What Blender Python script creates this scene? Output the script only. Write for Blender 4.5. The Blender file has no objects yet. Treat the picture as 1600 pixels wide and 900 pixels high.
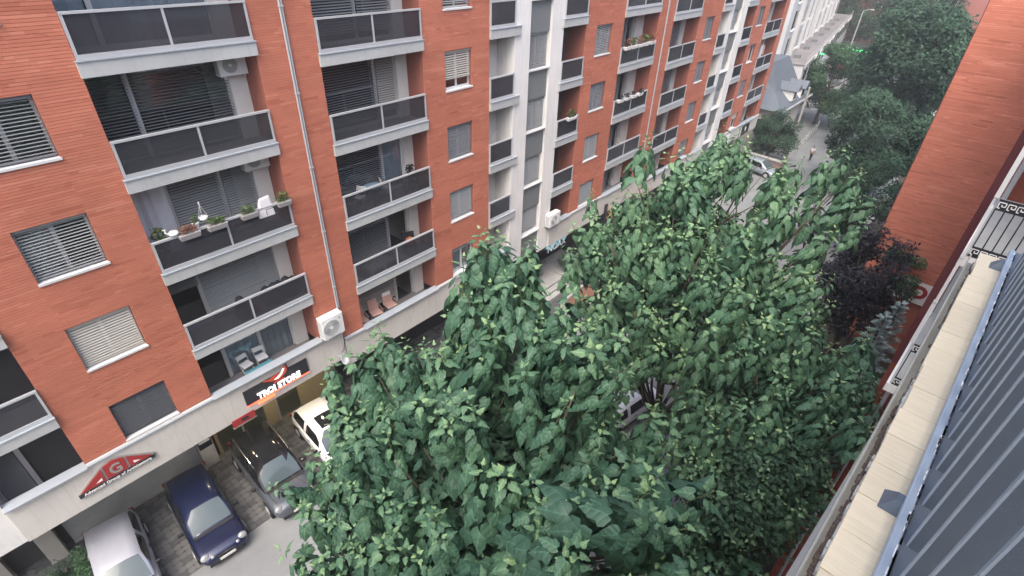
import bpy, bmesh, math, random
import numpy as np
from mathutils import Matrix, Vector, Euler
random.seed(7); RNG = np.random.default_rng(11)
SC = bpy.context.scene
COL = SC.collection
R = math.radians
HAZE = 0.0011                 # density of the evening haze
H = 18.7                      # camera height above the street

# ------------------------------------------------------------------ camera
cam_d = bpy.data.cameras.new('camera'); cam = bpy.data.objects.new('camera', cam_d); COL.objects.link(cam)
cam_d.sensor_width = 36.0; cam_d.lens = 827.095 * 36 / 1600
cam_d.clip_start = 0.02; cam_d.clip_end = 1200
_y, _p, _r = R(39.2303), R(-34.0718), R(2.0595)
_f = Vector((math.cos(_p)*math.cos(_y), math.cos(_p)*math.sin(_y), math.sin(_p)))
_rt = Vector((math.sin(_y), -math.cos(_y), 0)); _u = _rt.cross(_f)
_r2 = math.cos(_r)*_rt + math.sin(_r)*_u; _u2 = -math.sin(_r)*_rt + math.cos(_r)*_u
cam.matrix_world = Matrix(((_r2.x,_u2.x,-_f.x,0),(_r2.y,_u2.y,-_f.y,0),(_r2.z,_u2.z,-_f.z,H),(0,0,0,1)))
SC.camera = cam

# ------------------------------------------------------------------ light: soft, even evening light
SUN_EL, SUN_AZ = R(58), R(-156)       # azimuth measured from +X towards +Y
W = bpy.data.worlds.new('World'); SC.world = W; W.use_nodes = True
nt = W.node_tree; nt.nodes.clear()
sky = nt.nodes.new('ShaderNodeTexSky'); sky.sky_type = 'NISHITA'; sky.sun_disc = False
sky.sun_elevation = SUN_EL; sky.sun_rotation = R(90) - SUN_AZ
sky.air_density = 1.0; sky.dust_density = 6.0; sky.ozone_density = 1.0
bgn = nt.nodes.new('ShaderNodeBackground'); bgn.inputs['Strength'].default_value = 0.15
wo = nt.nodes.new('ShaderNodeOutputWorld')
nt.links.new(sky.outputs[0], bgn.inputs['Color']); nt.links.new(bgn.outputs[0], wo.inputs['Surface'])
sl = bpy.data.lights.new('sun', 'SUN'); sl.energy = 0.5; sl.angle = R(40); sl.color = (1.0, 0.965, 0.92)
so = bpy.data.objects.new('sun', sl); COL.objects.link(so)
sd = Vector((math.cos(SUN_EL)*math.cos(SUN_AZ), math.cos(SUN_EL)*math.sin(SUN_AZ), math.sin(SUN_EL)))
so.rotation_euler = sd.to_track_quat('Z', 'Y').to_euler(); so.location = sd*60
SC.view_settings.view_transform = 'Standard'; SC.view_settings.look = 'None'
SC.view_settings.exposure = 1.62; SC.view_settings.gamma = 1.0; SC.view_settings.use_curve_mapping = False
SC.cycles.max_bounces = 8; SC.cycles.transparent_max_bounces = 12

# ------------------------------------------------------------------ materials
def _n(t, ty, **kw):
    n = t.nodes.new(ty)
    for k, v in kw.items(): setattr(n, k, v)
    return n
def mat(name, col, rough=0.7, metal=0.0, spec=0.4, var=0.12, scale=3.0, bump=0.0, bscale=40.0, emit=None, estr=0.0, stain=0.0, coat=0.0, streak=0.0):
    """principled surface with noise-driven colour variation and fine relief"""
    m = bpy.data.materials.new(name); m.use_nodes = True; t = m.node_tree
    b = t.nodes['Principled BSDF']
    tc = _n(t, 'ShaderNodeTexCoord')
    nz = _n(t, 'ShaderNodeTexNoise'); nz.inputs['Scale'].default_value = scale; nz.inputs['Detail'].default_value = 6
    t.links.new(tc.outputs['Object'], nz.inputs['Vector'])
    mx = _n(t, 'ShaderNodeMix', data_type='RGBA')
    c = np.array(col)
    mx.inputs[6].default_value = (*np.clip(c*(1-var), 0, 1), 1); mx.inputs[7].default_value = (*np.clip(c*(1+var), 0, 1), 1)
    t.links.new(nz.outputs['Fac'], mx.inputs[0]); out = mx.outputs[2]
    if stain:
        n2 = _n(t, 'ShaderNodeTexNoise'); n2.inputs['Scale'].default_value = scale*.35; n2.inputs['Detail'].default_value = 8; n2.inputs['Roughness'].default_value = .7
        t.links.new(tc.outputs['Object'], n2.inputs['Vector'])
        rp = _n(t, 'ShaderNodeValToRGB'); rp.color_ramp.elements[0].position = .42; rp.color_ramp.elements[1].position = .72
        t.links.new(n2.outputs['Fac'], rp.inputs[0])
        m2 = _n(t, 'ShaderNodeMix', data_type='RGBA', blend_type='MULTIPLY'); m2.inputs[7].default_value = (1-stain, 1-stain*.95, 1-stain*.9, 1)
        t.links.new(rp.outputs[0], m2.inputs[0]); t.links.new(out, m2.inputs[6]); out = m2.outputs[2]
    if streak:
        mp = _n(t, 'ShaderNodeMapping'); mp.inputs['Scale'].default_value = (5, 5, .45); t.links.new(tc.outputs['Object'], mp.inputs[0])
        n3 = _n(t, 'ShaderNodeTexNoise'); n3.inputs['Scale'].default_value = 1.6; n3.inputs['Detail'].default_value = 7; n3.inputs['Roughness'].default_value = .7; t.links.new(mp.outputs[0], n3.inputs['Vector'])
        r3 = _n(t, 'ShaderNodeValToRGB'); r3.color_ramp.elements[0].position = .5; r3.color_ramp.elements[1].position = .78; t.links.new(n3.outputs['Fac'], r3.inputs[0])
        m3 = _n(t, 'ShaderNodeMix', data_type='RGBA', blend_type='MULTIPLY'); m3.inputs[7].default_value = (1-streak, 1-streak, 1-streak*1.05, 1)
        t.links.new(r3.outputs[0], m3.inputs[0]); t.links.new(out, m3.inputs[6]); out = m3.outputs[2]
    t.links.new(out, b.inputs['Base Color'])
    b.inputs['Roughness'].default_value = rough; b.inputs['Metallic'].default_value = metal
    b.inputs['Specular IOR Level'].default_value = spec
    if coat: b.inputs['Coat Weight'].default_value = coat; b.inputs['Coat Roughness'].default_value = .05
    if bump:
        bn = _n(t, 'ShaderNodeTexNoise'); bn.inputs['Scale'].default_value = bscale; bn.inputs['Detail'].default_value = 4
        t.links.new(tc.outputs['Object'], bn.inputs['Vector'])
        bp = _n(t, 'ShaderNodeBump'); bp.inputs['Strength'].default_value = bump; bp.inputs['Distance'].default_value = .02
        t.links.new(bn.outputs['Fac'], bp.inputs['Height']); t.links.new(bp.outputs[0], b.inputs['Normal'])
    if emit:
        b.inputs['Emission Color'].default_value = (*emit, 1); b.inputs['Emission Strength'].default_value = estr
    return m
def glass(name, tint, refl=0.12, rough=0.02, film=None):
    m = bpy.data.materials.new(name); m.use_nodes = True; t = m.node_tree; t.nodes.clear()
    o = _n(t, 'ShaderNodeOutputMaterial'); tr = _n(t, 'ShaderNodeBsdfTransparent'); tr.inputs[0].default_value = (*tint, 1)
    gl = _n(t, 'ShaderNodeBsdfGlossy'); gl.inputs['Roughness'].default_value = rough; gl.inputs[0].default_value = (.9, .95, 1, 1)
    lw = _n(t, 'ShaderNodeLayerWeight'); lw.inputs[0].default_value = .25
    ml = _n(t, 'ShaderNodeMath', operation='MULTIPLY_ADD'); ml.inputs[1].default_value = .6; ml.inputs[2].default_value = refl
    t.links.new(lw.outputs['Fresnel'], ml.inputs[0])
    mx = _n(t, 'ShaderNodeMixShader'); t.links.new(ml.outputs[0], mx.inputs[0]); t.links.new(tr.outputs[0], mx.inputs[1]); t.links.new(gl.outputs[0], mx.inputs[2])
    out = mx.outputs[0]
    if film:
        df = _n(t, 'ShaderNodeBsdfDiffuse'); df.inputs[0].default_value = (*film, 1); m4 = _n(t, 'ShaderNodeMixShader'); m4.inputs[0].default_value = .36
        t.links.new(out, m4.inputs[1]); t.links.new(df.outputs[0], m4.inputs[2]); out = m4.outputs[0]
    t.links.new(out, o.inputs[0]); return m
def brickmat(name, cols):
    """per-brick tone from the 'tone' attribute"""
    m = bpy.data.materials.new(name); m.use_nodes = True; t = m.node_tree; b = t.nodes['Principled BSDF']
    at = _n(t, 'ShaderNodeAttribute', attribute_name='tone')
    rp = _n(t, 'ShaderNodeValToRGB'); e = rp.color_ramp.elements
    e[0].color = (*cols[0], 1); e[1].color = (*cols[-1], 1)
    for i, c in enumerate(cols[1:-1]):
        k = e.new((i+1)/(len(cols)-1)); k.color = (*c, 1)
    t.links.new(at.outputs['Fac'], rp.inputs[0])
    tc = _n(t, 'ShaderNodeTexCoord'); mp = _n(t, 'ShaderNodeMapping'); mp.inputs['Scale'].default_value = (.35, .35, 1.0)
    nz = _n(t, 'ShaderNodeTexNoise'); nz.inputs['Scale'].default_value = 1.2; nz.inputs['Detail'].default_value = 8; nz.inputs['Roughness'].default_value = .65
    t.links.new(tc.outputs['Object'], mp.inputs[0]); t.links.new(mp.outputs[0], nz.inputs['Vector'])
    hs = _n(t, 'ShaderNodeHueSaturation'); mr = _n(t, 'ShaderNodeMapRange'); mr.inputs[1].default_value = .3; mr.inputs[2].default_value = .7; mr.inputs[3].default_value = .86; mr.inputs[4].default_value = 1.14
    t.links.new(nz.outputs['Fac'], mr.inputs[0]); t.links.new(mr.outputs[0], hs.inputs['Value']); t.links.new(rp.outputs[0], hs.inputs['Color'])
    t.links.new(hs.outputs[0], b.inputs['Base Color']); b.inputs['Roughness'].default_value = .85; b.inputs['Specular IOR Level'].default_value = .25
    bn = _n(t, 'ShaderNodeTexNoise'); bn.inputs['Scale'].default_value = 90; t.links.new(tc.outputs['Object'], bn.inputs['Vector'])
    bp = _n(t, 'ShaderNodeBump'); bp.inputs['Strength'].default_value = .25; bp.inputs['Distance'].default_value = .01
    t.links.new(bn.outputs['Fac'], bp.inputs['Height']); t.links.new(bp.outputs[0], b.inputs['Normal'])
    return m
def leafmat(name, cols, from_object=False, trans=.3, rough=.5, veins=False):
    m = bpy.data.materials.new(name); m.use_nodes = True; t = m.node_tree; b = t.nodes['Principled BSDF']; o = t.nodes['Material Output']
    if from_object:
        oi = _n(t, 'ShaderNodeObjectInfo'); sp = _n(t, 'ShaderNodeSeparateColor'); t.links.new(oi.outputs['Color'], sp.inputs[0]); src = sp.outputs[0]
    else:
        at = _n(t, 'ShaderNodeAttribute', attribute_name='tone'); src = at.outputs['Fac']
    rp = _n(t, 'ShaderNodeValToRGB'); e = rp.color_ramp.elements
    e[0].color = (*cols[0], 1); e[1].color = (*cols[-1], 1)
    for i, c in enumerate(cols[1:-1]):
        k = e.new((i+1)/(len(cols)-1)); k.color = (*c, 1)
    t.links.new(src, rp.inputs[0]); colr = rp.outputs[0]
    if veins:
        la = _n(t, 'ShaderNodeAttribute', attribute_name='lc'); sx = _n(t, 'ShaderNodeSeparateXYZ'); t.links.new(la.outputs['Vector'], sx.inputs[0])
        def mth(op, a, b_=None, c_=None):
            q = _n(t, 'ShaderNodeMath', operation=op)
            for i, v in enumerate((a, b_, c_)):
                if v is None: continue
                if hasattr(v, 'is_output') or hasattr(v, 'links'): t.links.new(v, q.inputs[i])
                else: q.inputs[i].default_value = v
            return q.outputs[0]
        ax = mth('ABSOLUTE', sx.outputs[0]); u = mth('SUBTRACT', sx.outputs[1], mth('MULTIPLY', ax, .85)); fr = mth('FRACT', mth('MULTIPLY', u, 3.3))
        lat = mth('LESS_THAN', fr, .09); rib = mth('LESS_THAN', ax, .022); vn = mth('MAXIMUM', mth('MULTIPLY', lat, .55), rib)
        hv = _n(t, 'ShaderNodeHueSaturation'); t.links.new(colr, hv.inputs['Color']); t.links.new(mth('MULTIPLY_ADD', vn, .5, 1.0), hv.inputs['Value']); hv.inputs['Saturation'].default_value = .97
        pillow = mth('MULTIPLY_ADD', mth('SINE', mth('MULTIPLY', fr, 3.14159)), 1.0, 0.0)
        bp = _n(t, 'ShaderNodeBump'); bp.inputs['Strength'].default_value = .3; bp.inputs['Distance'].default_value = .02; t.links.new(pillow, bp.inputs['Height']); t.links.new(bp.outputs[0], b.inputs['Normal'])
        colr = hv.outputs[0]
    t.links.new(colr, b.inputs['Base Color'])
    b.inputs['Roughness'].default_value = rough; b.inputs['Specular IOR Level'].default_value = .35
    tl = _n(t, 'ShaderNodeBsdfTranslucent'); t.links.new(colr, tl.inputs[0])
    mx = _n(t, 'ShaderNodeMixShader'); mx.inputs[0].default_value = trans
    t.links.new(b.outputs[0], mx.inputs[1]); t.links.new(tl.outputs[0], mx.inputs[2]); t.links.new(mx.outputs[0], o.inputs[0]); return m

BR = [(.345,.112,.070), (.40,.137,.087), (.418,.146,.093), (.436,.155,.100), (.475,.185,.122)]
M = {}
M['brick'] = brickmat('brick', BR)
M['brick_orange'] = brickmat('brick_orange', [(.37,.125,.082), (.45,.16,.108), (.48,.175,.118), (.51,.19,.13), (.56,.23,.165)])
M['mortar'] = mat('mortar', (.235,.082,.060), .95, var=.12, scale=6)
M['brick_plain'] = mat('brick_plain', (.22,.062,.042), .9, var=.25, scale=9, bump=.4, bscale=25)
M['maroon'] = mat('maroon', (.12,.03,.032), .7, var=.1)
M['far_red'] = mat('far_red', (.30,.115,.095), .9, var=.15, scale=1.5)
M['far_brown'] = mat('far_brown', (.17,.10,.09), .9, var=.15, scale=2)
M['white'] = mat('white_render', (.66,.655,.64), .9, var=.05, scale=1.2, stain=.12, bump=.15, bscale=120, streak=.22)
M['cream'] = mat('cream_render', (.53,.51,.475), .9, var=.05, scale=1.0, stain=.16, bump=.15, bscale=120, streak=.2)
M['fascia'] = mat('grey_fascia', (.40,.415,.415), .85, var=.06, scale=1.5, stain=.18, streak=.16)
M['soffit'] = mat('soffit', (.50,.50,.49), .9, var=.06)
M['clad'] = mat('grey_cladding', (.15,.165,.17), .55, var=.06, scale=.8)
M['alu'] = mat('aluminium', (.50,.52,.545), .38, .35, var=.05, scale=6)
M['pvc'] = mat('white_pvc', (.54,.55,.56), .4, var=.04)
M['flash'] = mat('zinc_flashing', (.36,.40,.44), .5, .25, var=.1, scale=2.5, stain=.12)
M['smoke'] = glass('smoked_glass', (.55,.57,.61), .05, .06, film=(.075,.078,.09))
M['pane'] = glass('window_pane', (.80,.84,.86), .08)
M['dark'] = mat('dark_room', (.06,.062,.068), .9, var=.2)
M['floor'] = mat('balcony_tile', (.22,.21,.21), .7, var=.12, scale=4)
M['blind_dark'] = mat('blind_anthracite', (.18,.19,.205), .45, .1, var=.12, scale=2)
M['blind_black'] = mat('blind_charcoal', (.065,.072,.082), .45, .1, var=.12, scale=2)
M['blind_grey'] = mat('blind_grey', (.26,.275,.28), .45, .1, var=.1, scale=2)
M['blind_beige'] = mat('blind_beige', (.42,.405,.37), .5, var=.08, scale=2)
M['curtain'] = mat('curtain', (.70,.70,.73), .9, var=.12, scale=5)
M['bfar'] = mat('recess_wall', (.62,.62,.60), .9, var=.06)
M['asphalt'] = mat('street_concrete', (.21,.22,.225), .9, var=.14, scale=.6, bump=.25, bscale=60, stain=.32)
M['soil'] = mat('garden_soil', (.045,.042,.03), 1, var=.4, scale=3, bump=.6, bscale=20)
M['paint'] = mat('road_paint', (.62,.63,.64), .8, var=.08, scale=8, stain=.2)
M['paver_a'] = mat('paver_light', (.125,.125,.125), .9, var=.12, scale=3, stain=.2, bump=.3, bscale=70)
M['paver_b'] = mat('paver_dark', (.075,.077,.08), .9, var=.15, scale=3, bump=.3, bscale=70)
M['kerb'] = mat('kerb_concrete', (.34,.34,.33), .9, var=.1, scale=4, stain=.25)
M['column'] = mat('column_render', (.36,.34,.30), .85, var=.08, scale=2, stain=.2)
M['shopwall'] = mat('shop_front_panel', (.40,.33,.19), .3, var=.12, scale=1.2)
M['shopdark'] = mat('shop_front_dark', (.05,.05,.052), .35, var=.2)
M['lampw'] = mat('downlight', (.9,.85,.7), .5, emit=(1,.82,.5), estr=9)
M['neon_red'] = mat('neon_red', (.6,.05,.02), .5, emit=(1,.10,.03), estr=1.6)
M['neon_green'] = mat('neon_green', (.05,.6,.2), .5, emit=(.05,1,.25), estr=2.2)
M['sign_black'] = mat('sign_black', (.018,.02,.026), .4, var=.1)
M['sign_red'] = mat('sign_red', (.30,.028,.028), .4, var=.08)
M['sign_orange'] = mat('sign_orange', (.55,.08,.04), .4, var=.06)
M['sign_white'] = mat('sign_white', (.78,.78,.78), .4, var=.03)
M['sign_lit'] = mat('sign_lit', (.8,.8,.8), .4, emit=(.95,.97,1), estr=.45)
M['sign_blue'] = mat('sign_blue', (.10,.30,.38), .35, var=.06)
M['far_white'] = mat('far_white_render', (.50,.51,.52), .9, var=.06, scale=.5, stain=.15)
M['sign_edge'] = mat('sign_edge', (.33,.33,.32), .4, .4)
M['acw'] = mat('ac_white', (.66,.67,.67), .45, var=.05, stain=.06)
M['acd'] = mat('ac_grille', (.23,.25,.26), .5, var=.1)
M['chairw'] = mat('chair_white', (.68,.69,.70), .4, var=.04)
M['chairp'] = mat('chair_pink', (.48,.30,.25), .7, var=.1)
M['teal'] = mat('teal_plastic', (.08,.27,.33), .5, var=.1)
M['tblue'] = mat('table_blue', (.20,.30,.36), .4, var=.08)
M['fabric_dark'] = mat('dark_fabric', (.022,.022,.028), .95, var=.4, scale=8)
M['cloth_white'] = mat('white_cloth', (.58,.58,.60), .9, var=.08)
M['pot'] = mat('grey_pot', (.27,.26,.26), .8, var=.1)
M['potw'] = mat('white_pot', (.62,.62,.62), .6, var=.06)
M['red'] = mat('red_cloth', (.34,.03,.035), .8, var=.1)
M['plum'] = mat('dark_red_fabric', (.17,.025,.035), .85, var=.1)
M['black'] = mat('black_rubber', (.015,.015,.016), .75, var=.2)
M['blackgloss'] = mat('black_gloss', (.012,.012,.014), .12, spec=.5, var=.2)
M['iron'] = mat('wrought_iron', (.03,.032,.036), .5, .3, var=.15)
M['chrome'] = mat('chrome', (.6,.6,.6), .15, .9)
M['lamp_glass'] = mat('headlamp', (.28,.29,.30), .12, .2, var=.25, scale=30)
M['tail'] = mat('tail_lamp', (.22,.012,.01), .2)
M['plate'] = mat('number_plate', (.62,.62,.6), .5)
M['trunk'] = mat('bark', (.075,.062,.05), .95, var=.35, scale=6, bump=.8, bscale=25)
M['twig'] = mat('green_twig', (.10,.12,.05), .8, var=.2)
M['slate'] = mat('slate_roof', (.10,.12,.145), .6, var=.2, scale=2.2, bump=.3, bscale=18)
M['flatroof'] = mat('felt_roof', (.20,.19,.19), .95, var=.3, scale=.35, stain=.35)
M['concrete'] = mat('concrete', (.34,.35,.33), .95, var=.12, scale=2, stain=.2, bump=.4, bscale=50)
M['pinkwall'] = mat('pink_stone', (.30,.20,.19), .9, var=.15, scale=3)
M['pole'] = mat('pole_concrete', (.27,.26,.235), .9, var=.12)
M['steel'] = mat('painted_steel', (.09,.115,.148), .45, .2, var=.12, scale=9, bump=.1, bscale=160)
M['steel_l'] = mat('painted_steel_edge', (.31,.37,.44), .45, .25, var=.12, scale=14, stain=.12)
M['tile'] = mat('coping_tile', (.60,.53,.39), .9, var=.08, scale=5, stain=.14)
M['grime'] = mat('grimy_metal', (.30,.30,.27), .7, .2, var=.2, scale=9, stain=.25)
M['moss'] = mat('dirt', (.17,.13,.11), 1, var=.5, scale=40, bump=1, bscale=120)
M['cartrim'] = mat('interior', (.03,.03,.03), .9)
M['skin'] = mat('skin', (.35,.2,.15), .6, var=.05)
# tile coping: combed grooves along each tile
def comb(m):
    t = m.node_tree; b = t.nodes['Principled BSDF']; tc = _n(t, 'ShaderNodeTexCoord')
    mp = _n(t, 'ShaderNodeMapping'); mp.inputs['Scale'].default_value = (60, 3, 3)
    nz = _n(t, 'ShaderNodeTexNoise'); nz.inputs['Scale'].default_value = 3.0; nz.inputs['Detail'].default_value = 3
    t.links.new(tc.outputs['Object'], mp.inputs[0]); t.links.new(mp.outputs[0], nz.inputs['Vector'])
    bp = _n(t, 'ShaderNodeBump'); bp.inputs['Strength'].default_value = .55; bp.inputs['Distance'].default_value = .003
    t.links.new(nz.outputs['Fac'], bp.inputs['Height']); t.links.new(bp.outputs[0], b.inputs['Normal'])
    oi = _n(t, 'ShaderNodeObjectInfo'); ad = _n(t, 'ShaderNodeVectorMath', operation='ADD'); t.links.new(mp.outputs[0], ad.inputs[0])
    sc_ = _n(t, 'ShaderNodeMath', operation='MULTIPLY'); sc_.inputs[1].default_value = 90; t.links.new(oi.outputs['Random'], sc_.inputs[0]); t.links.new(sc_.outputs[0], ad.inputs[1]); t.links.new(ad.outputs[0], nz.inputs['Vector'])
    old = b.inputs['Base Color'].links[0].from_socket; hv = _n(t, 'ShaderNodeHueSaturation'); t.links.new(old, hv.inputs['Color'])
    mr = _n(t, 'ShaderNodeMapRange'); mr.inputs[1].default_value = .3; mr.inputs[2].default_value = .7; mr.inputs[3].default_value = .93; mr.inputs[4].default_value = 1.04; t.links.new(nz.outputs['Fac'], mr.inputs[0])
    rm = _n(t, 'ShaderNodeMath', operation='MULTIPLY_ADD'); rm.inputs[1].default_value = .14; rm.inputs[2].default_value = .93; t.links.new(oi.outputs['Random'], rm.inputs[0])
    mm = _n(t, 'ShaderNodeMath', operation='MULTIPLY'); t.links.new(mr.outputs[0], mm.inputs[0]); t.links.new(rm.outputs[0], mm.inputs[1]); t.links.new(mm.outputs[0], hv.inputs['Value']); t.links.new(hv.outputs[0], b.inputs['Base Color'])
comb(M['tile'])

# ------------------------------------------------------------------ mesh helpers
class MB:
    def __init__(s): s.v = []; s.f = []
    def add(s, vs, fs):
        o = len(s.v); s.v += [tuple(p) for p in vs]; s.f += [tuple(i+o for i in f) for f in fs]; return s
    def box(s, x0, x1, y0, y1, z0, z1):
        return s.add([(x0,y0,z0),(x1,y0,z0),(x1,y1,z0),(x0,y1,z0),(x0,y0,z1),(x1,y0,z1),(x1,y1,z1),(x0,y1,z1)],
              [(0,3,2,1),(4,5,6,7),(0,1,5,4),(1,2,6,5),(2,3,7,6),(3,0,4,7)])
    def bar(s, a, b, w, h, up=(0,0,1)):
        a, b = Vector(a), Vector(b); d = (b-a).normalized(); u = Vector(up)
        if abs(d.dot(u)) > .99: u = Vector((1,0,0))
        sx = d.cross(u).normalized()*w/2; sz = sx.cross(d).normalized()*h/2
        vs = [p+i*sx+j*sz for p in (a,b) for i, j in ((-1,-1),(1,-1),(1,1),(-1,1))]
        return s.add(vs, [(3,2,1,0),(4,5,6,7),(0,1,5,4),(1,2,6,5),(2,3,7,6),(3,0,4,7)])
    def tube(s, pts, rad, n=8, cap=True):
        pts = [Vector(p) for p in pts]
        if not hasattr(rad, '__len__'): rad = [rad]*len(pts)
        o = len(s.v); prev = None
        for i, p in enumerate(pts):
            d = (pts[min(i+1,len(pts)-1)]-pts[max(i-1,0)]).normalized()
            ref = prev if prev is not None else (Vector((1,0,0)) if abs(d.x) < .9 else Vector((0,1,0)))
            a = (ref - d*ref.dot(d)).normalized(); b = d.cross(a); prev = a
            for k in range(n):
                t = 2*math.pi*k/n; s.v.append(tuple(p + (a*math.cos(t)+b*math.sin(t))*rad[i]))
        for i in range(len(pts)-1):
            for k in range(n):
                s.f.append((o+i*n+k, o+i*n+(k+1)%n, o+(i+1)*n+(k+1)%n, o+(i+1)*n+k))
        if cap:
            s.f.append(tuple(o+k for k in range(n))[::-1]); s.f.append(tuple(o+(len(pts)-1)*n+k for k in range(n)))
        return s
    def lathe(s, c, prof, n=14):
        o = len(s.v)
        for r, z in prof:
            for k in range(n):
                t = 2*math.pi*k/n; s.v.append((c[0]+r*math.cos(t), c[1]+r*math.sin(t), c[2]+z))
        for i in range(len(prof)-1):
            for k in range(n):
                s.f.append((o+i*n+k, o+i*n+(k+1)%n, o+(i+1)*n+(k+1)%n, o+(i+1)*n+k))
        s.f.append(tuple(o+k for k in range(n))[::-1]); s.f.append(tuple(o+(len(prof)-1)*n+k for k in range(n))); return s
    def prism(s, poly, fn, d0, d1):
        """polygon (a,b) pairs; fn(a,b,d)->xyz"""
        n = len(poly); s.add([fn(a,b,d) for d in (d0,d1) for a,b in poly],
            [tuple(range(n))[::-1], tuple(range(n,2*n))] + [(i,(i+1)%n,n+(i+1)%n,n+i) for i in range(n)]); return s
    def xf(s, m):
        s.v = [tuple(m @ Vector(p)) for p in s.v]; return s
    def mesh(s, name, m=None, smooth=False):
        me = bpy.data.meshes.new(name); me.from_pydata(s.v, [], s.f); me.update()
        if m: me.materials.append(M[m] if isinstance(m, str) else m)
        if smooth: me.polygons.foreach_set('use_smooth', [True]*len(me.polygons))
        return me
    def build(s, name, m, parent=None, smooth=False, **kw):
        return link(name, s.mesh(name, m, smooth), parent, **kw)
def link(name, data, parent=None, kind=None, label=None, cat=None, group=None, mw=None):
    o = bpy.data.objects.new(name, data); COL.objects.link(o)
    if mw is not None: o.matrix_basis = mw
    if parent is not None:
        o.parent = parent
        if parent.get('_world'): o.matrix_parent_inverse = parent.matrix_basis.inverted()
    if kind: o['kind'] = kind
    if label: o['label'] = label
    if cat: o['category'] = cat
    if group: o['group'] = group
    return o
def thing(name, label, cat, loc=(0,0,0), rz=0, group=None, world=False):
    """Empty at a thing's base. world=True: its parts are modelled in world coordinates."""
    o = bpy.data.objects.new(name, None); COL.objects.link(o); o.empty_display_size = .2
    o.matrix_basis = Matrix.Translation(loc) @ Matrix.Rotation(rz, 4, 'Z')
    o['label'] = label; o['category'] = cat
    if group: o['group'] = group
    if world: o['_world'] = True
    return o
def bevel(o, w=.01, n=2):
    b = o.modifiers.new('bevel', 'BEVEL'); b.width = w; b.segments = n; b.limit_method = 'ANGLE'; return o
def fastmesh(name, V, T, m, tone=None, smooth=False, lc=None):
    """numpy triangles -> mesh"""
    me = bpy.data.meshes.new(name); nv, ntr = len(V), len(T)
    me.vertices.add(nv); me.vertices.foreach_set('co', np.asarray(V, np.float32).ravel())
    me.loops.add(ntr*3); me.loops.foreach_set('vertex_index', np.asarray(T, np.int32).ravel())
    me.polygons.add(ntr); me.polygons.foreach_set('loop_start', np.arange(0, ntr*3, 3, dtype=np.int32))
    me.polygons.foreach_set('use_smooth', np.full(ntr, smooth, bool))
    if tone is not None:
        a = me.attributes.new('tone', 'FLOAT', 'POINT'); a.data.foreach_set('value', np.asarray(tone, np.float32))
    if lc is not None:
        a = me.attributes.new('lc', 'FLOAT_VECTOR', 'POINT'); a.data.foreach_set('vector', np.asarray(lc, np.float32).ravel())
    me.materials.append(M[m] if isinstance(m, str) else m); me.update(calc_edges=True); me.validate(); return me
def text_mesh(body, size, extrude, m, bold=0.0, align='CENTER'):
    c = bpy.data.curves.new('lettering', 'FONT'); c.body = body; c.size = size; c.extrude = extrude; c.offset = bold; c.align_x = align; c.resolution_u = 3
    t = bpy.data.objects.new('tmp', c); COL.objects.link(t); dg = bpy.context.evaluated_depsgraph_get()
    me = bpy.data.meshes.new_from_object(t.evaluated_get(dg)); bpy.data.objects.remove(t); bpy.data.curves.remove(c)
    me.materials.clear(); me.materials.append(M[m]); return me
def gz(x): return 0.05 - 0.024*x            # the street falls gently away
# ------------------------------------------------------------------ foliage helpers
def heart_leaf(v=0):
    """broad pointed leaf with wavy lobes, base at origin, pointing +Y, face +Z; sides fold down, tip droops"""
    g = np.random.default_rng(100+v)
    mid = [(0,.0,.0),(0,.22,.03),(0,.46,.03),(0,.72,-.03),(0,1.12,-.22)]
    lft = [(-.13,-.12,-.04),(-.33,.0,-.10),(-.40,.25,-.13),(-.30,.42,-.11),(-.25,.62,-.13)]
    V = np.array(mid + lft + [(-x,y,z) for x,y,z in lft], float)
    V[5:] += g.normal(size=(10,3))*np.array([.03,.03,.045]); V[1:4,2] += g.normal(size=3)*.02
    T = [(0,6,5),(0,1,6),(1,7,6),(1,2,7),(2,8,7),(2,3,8),(3,9,8),(3,4,9)]
    T2 = [(a if a < 5 else a+5, c if c < 5 else c+5, b if b < 5 else b+5) for a,b,c in T]
    return V, np.array(T + T2)
LEAF_TONE = np.array([.10,.07,.06,.05,.03]+[-.02,-.05,.0,-.04,-.02]*2)
def blade_leaf():
    V = [(0,0,0),(-.32,.45,.06),(0,.5,-.02),(.32,.45,.06),(0,1,-.12)]
    return np.array(V, float), np.array([(0,2,1),(0,3,2),(1,2,4),(2,3,4)])
def scatter(tmpl, P, Dr, N, S):
    """copies of a leaf template: P position, Dr direction (+Y), N approximate normal, S size"""
    V, T = tmpl; n = len(P)
    y = Dr/np.linalg.norm(Dr, axis=1, keepdims=True)
    x = np.cross(y, N); x /= np.linalg.norm(x, axis=1, keepdims=True)+1e-9
    z = np.cross(x, y)
    B = np.stack([x, y, z], axis=1)                      # n,3(axis),3
    W = np.einsum('vk,nkj->nvj', V, B)*S[:,None,None] + P[:,None,:]
    return W.reshape(-1,3), (T[None]+ (np.arange(n)*len(V))[:,None,None]).reshape(-1,3), B
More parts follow.
